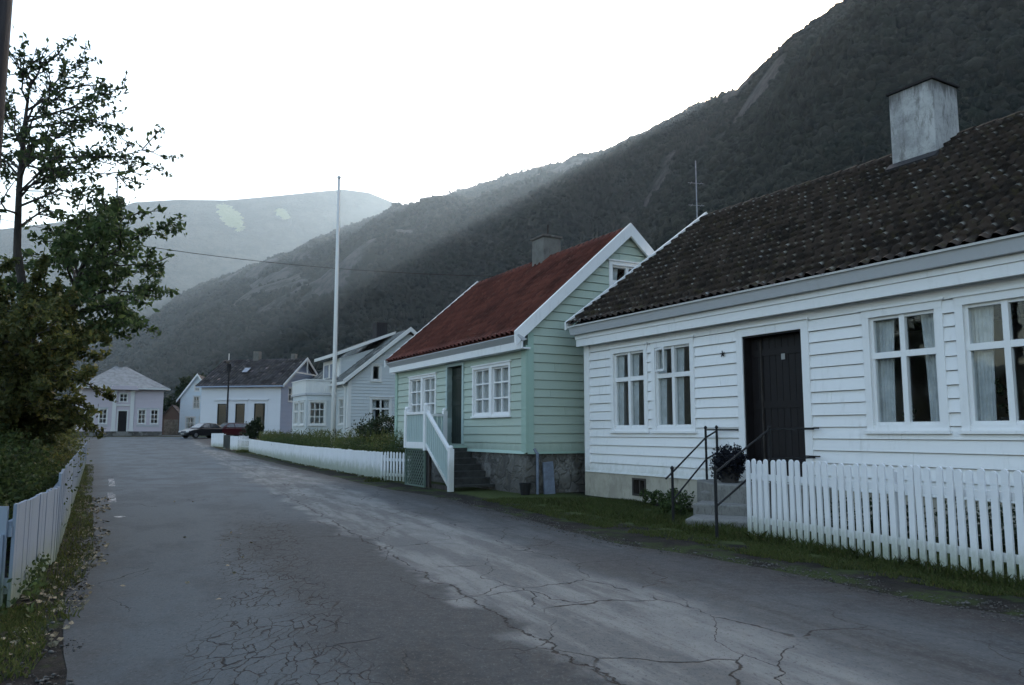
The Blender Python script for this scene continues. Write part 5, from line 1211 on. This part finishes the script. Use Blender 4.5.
# dark trees behind the far houses
def far_tree(label, x, y, hgt, w_, con, seed):
    r = random.Random(seed); e = empty('dark_tree', label, 'tree', (x, y, gz(x, y)), group=None)
    obj('trunk', MB().tube([(0, 0, -.3), (0, 0, hgt * .8)], [.22, .05], 7), M['bark'], e)
    if con: bl = [(r.uniform(-.2, .2), r.uniform(-.2, .2), hgt * (k + .6) / 9, w_ * (1.02 - k / 9), w_ * (1.02 - k / 9), hgt / 12) for k in range(9)]
    else: bl = [(r.gauss(0, w_ * .45), r.gauss(0, w_ * .45), hgt * r.uniform(.35, .85), w_ * r.uniform(.4, .65), w_ * r.uniform(.4, .65), hgt * r.uniform(.12, .2)) for k in range(9)]
    P = clumps(bl, 5200, .2); V, Fc = leaves(P, .42, asp=.6); npobj('crown', V, Fc, M['leaf_dark'], e)
far_tree('dark broad tree behind the brown shed beside the pale pink house', -46.5, 111, 9.5, 2.6, False, 1)
far_tree('dark pointed spruce just left of the narrow gabled house', -42.6, 107, 8.0, 1.6, True, 2)
far_tree('dark bushy tree behind the ridge of the lilac house', -27, 98, 9.2, 2.6, False, 3)
far_tree('dark round tree between the pale grey house and the mint house', -7.2, 62, 7.5, 2.6, False, 4)

# grass verges and weeds: nobody could count the blades
def blades(P, h_, w_=.012):
    n = len(P); a = rng.uniform(0, 2 * pi, n); ln = h_ * rng.uniform(.5, 1.3, n); lean = rng.normal(0, .45, (n, 2)) * ln[:, None]
    q = np.stack([np.cos(a), np.sin(a), a * 0], 1) * w_; T = P + np.concatenate([lean, ln[:, None]], 1); Mi = P + np.concatenate([lean * .35, ln[:, None] * .6], 1)
    V = np.stack([P - q, P + q, Mi + q * .7, T, Mi - q * .7], 1).reshape(-1, 3); return V, np.arange(n * 5).reshape(-1, 5)
def scatter(left, right, n, thr=-.1, sc=.6, sd=3, pw=1.0):
    L_, R_ = np.array(left, float), np.array(right, float); y0, y1 = max(L_[0, 1], R_[0, 1]), min(L_[-1, 1], R_[-1, 1])
    y = y0 + (y1 - y0) * rng.random(n) ** pw; t = rng.random(n); x = np.interp(y, L_[:, 1], L_[:, 0]) * (1 - t) + np.interp(y, R_[:, 1], R_[:, 0]) * t
    k = fbm(x / sc, y / sc, 3, sd) + .12 * np.sin(t * pi) > thr; x, y = x[k], y[k]; z = np.interp(y, [34, 46, 56], [0, .12, .28]); return np.stack([x, y, z - .02], 1)
vg = [(6.3, 2.5), (4.15, 6.83), (2.75, 9.09), (1.2, 11.95), (-.05, 15.0), (-.85, 16.9)], [(8.4, 2.5), (6.2, 6.3), (5.0, 9.2), (4.4, 12.2), (3.0, 15.4), (1.3, 18.5)]
P = scatter(*vg, 90000, -.04, .35, 3); V, Fc = blades(P, .055, .006)
P2 = scatter([(4.9, 5.6), (4.55, 6.95), (3.05, 10.4), (1.5, 13.2), (.6, 16)], [(5.6, 5.6), (5.0, 7.0), (3.5, 10.9), (2.2, 13.6), (1.5, 16.2)], 9000, -.05, .4, 8); V2, F2 = blades(P2, .12, .007)
tag(npobj('grass', np.concatenate([V, V2]), np.concatenate([F2 * 0 + F2 + len(V), Fc]), M['grass']), 'short grass growing on the verge in front of the white house', 'grass', kind='stuff')
P = scatter([(-5.3, 6.0), (-4.2, 6.4), (-5.4, 9.1), (-9.6, 17.0), (-19.0, 34)], [(-3.1, 6.0), (-3.55, 6.4), (-4.75, 9.1), (-9.0, 17.0), (-18.0, 34)], 9000, .0, .5, 13, 1.3); V, Fc = blades(P, .075, .006)
P2 = scatter([(-3.7, 3.5), (-4.1, 5.2), (-4.3, 6.4)], [(-2.3, 3.5), (-3.0, 5.2), (-3.7, 6.4)], 8000, -.03, .3, 15); V2, F2 = blades(P2, .06, .005)
tag(npobj('grass', np.concatenate([V, V2]), np.concatenate([Fc, F2 + len(V)]), M['grass']), 'weedy grass along the foot of the left fence', 'grass', kind='stuff')
P = scatter([(-4.4, 3.2), (-4.1, 6.0), (-4.35, 6.9), (-5.45, 9.0)], [(-3.2, 3.2), (-3.55, 6.0), (-4.0, 6.9), (-5.2, 9.0)], 1600, -.02, .4, 19); P[:, 2] += rng.uniform(.05, .3, len(P)); V, Fc = leaves(P, .05, asp=.6)
tag(npobj('weeds', V, Fc, M['leaf_green']), 'leafy weeds growing against the near boards of the left fence', 'weeds', kind='stuff')
P = scatter([(-16.6, 47.5), (-8.6, 31.5), (-4.2, 22.4)], [(-15.9, 47.5), (-8.0, 31.5), (-3.5, 22.4)], 9000, .0, .8, 23); V, Fc = blades(P, .14, .012)
P2 = scatter([(-23.3, 60), (-16.9, 48.2)], [(-21.4, 60), (-15.9, 48.2)], 8000, -.1, .8, 24); V2, F2 = blades(P2, .16, .014)
tag(npobj('grass', np.concatenate([V, V2]), np.concatenate([Fc, F2 + len(V)]), M['grass']), 'rough grass along the foot of the long white fence', 'grass', kind='stuff')
P = scatter([(-3.2, 4.0), (-4.0, 6.2), (-5.3, 9.1), (-9.3, 17)], [(-2.5, 4.0), (-3.3, 6.2), (-4.6, 9.1), (-8.6, 17)], 1500, .0, .5, 33, 1.2); P2 = scatter([(-3.4, 6.2), (-4.7, 9.1), (-8.4, 17)], [(-1.6, 6.2), (-2.6, 9.1), (-6.6, 17)], 90, -.2, .5, 34)
P = np.concatenate([P, P2[:14]]); P[:, 2] = .012; n_ = len(P); V, Fc = leaves(P, .055, flat=.85, asp=.6)
tag(npobj('fallen_leaves', V, Fc, M['dead']), 'dry fallen leaves scattered along the left edge of the road', 'leaves', kind='stuff')

# loose grit and small stones along both crumbling edges
def grit(lines, n, sd):
    out = []
    for a, b in lines: out.append(scatter(a, b, n, -.02, .45, sd, 1.2))
    P = np.concatenate(out); P[:, 2] += .024; n = len(P)
    bm = bmesh.new(); bmesh.ops.create_icosphere(bm, subdivisions=1, radius=1); bv = np.array([v.co[:] for v in bm.verts]); bf = np.array([[v.index for v in f.verts] for f in bm.faces]); bm.free()
    sz = np.clip(rng.lognormal(-5.2, .45, n), .0025, .016)
    V = bv[None] * (1 + rng.uniform(-.3, .3, (n, 12, 1))) * sz[:, None, None] * np.array([1.2, 1.0, .65]) + P[:, None, :]
    nm = NT('grit_stone'); i = nm.island(); nm.color(nm.mix(i, (.025, .024, .023), (.10, .097, .09))); nm.rough(.9)
    return npobj('gravel', V.reshape(-1, 3), (bf[None] + (np.arange(n) * 12)[:, None, None]).reshape(-1, 3), nm.m)
tag(grit([([(5.0, 3.6), (3.3, 6.6), (2.45, 8.25), (.95, 10.32), (-.4, 13.84), (-1.7, 16.94)], [(5.9, 3.6), (4.1, 6.6), (3.1, 8.25), (1.55, 10.32), (.2, 13.84), (-1.1, 16.94)])], 4200, 41), 'loose grit along the crumbling right edge of the asphalt', 'gravel', kind='stuff')
tag(grit([([(-1.5, 2), (-2.85, 4.6), (-4.0, 6.75), (-5.75, 10.42), (-9.1, 16.45)], [(-.8, 2), (-2.4, 4.6), (-3.6, 6.75), (-5.4, 10.42), (-8.75, 16.45)])], 3000, 43), 'loose grit along the crumbling left edge of the asphalt', 'gravel', kind='stuff')

# ------------------------------------------------------------------ the misty air of the valley
hz = MB().box(-5600, 5600, -5600, 5600, -6, 960)
m = bpy.data.materials.new('valley_haze'); m.use_nodes = True; t = m.node_tree; t.nodes.remove(t.nodes['Principled BSDF'])
pv = t.nodes.new('ShaderNodeVolumePrincipled'); pv.inputs['Color'].default_value = (.68, .85, 1, 1); pv.inputs['Density'].default_value = .000084; pv.inputs['Anisotropy'].default_value = .55
t.links.new(pv.outputs[0], t.nodes['Material Output'].inputs['Volume'])
tag(obj('haze', hz, m), kind='stuff')
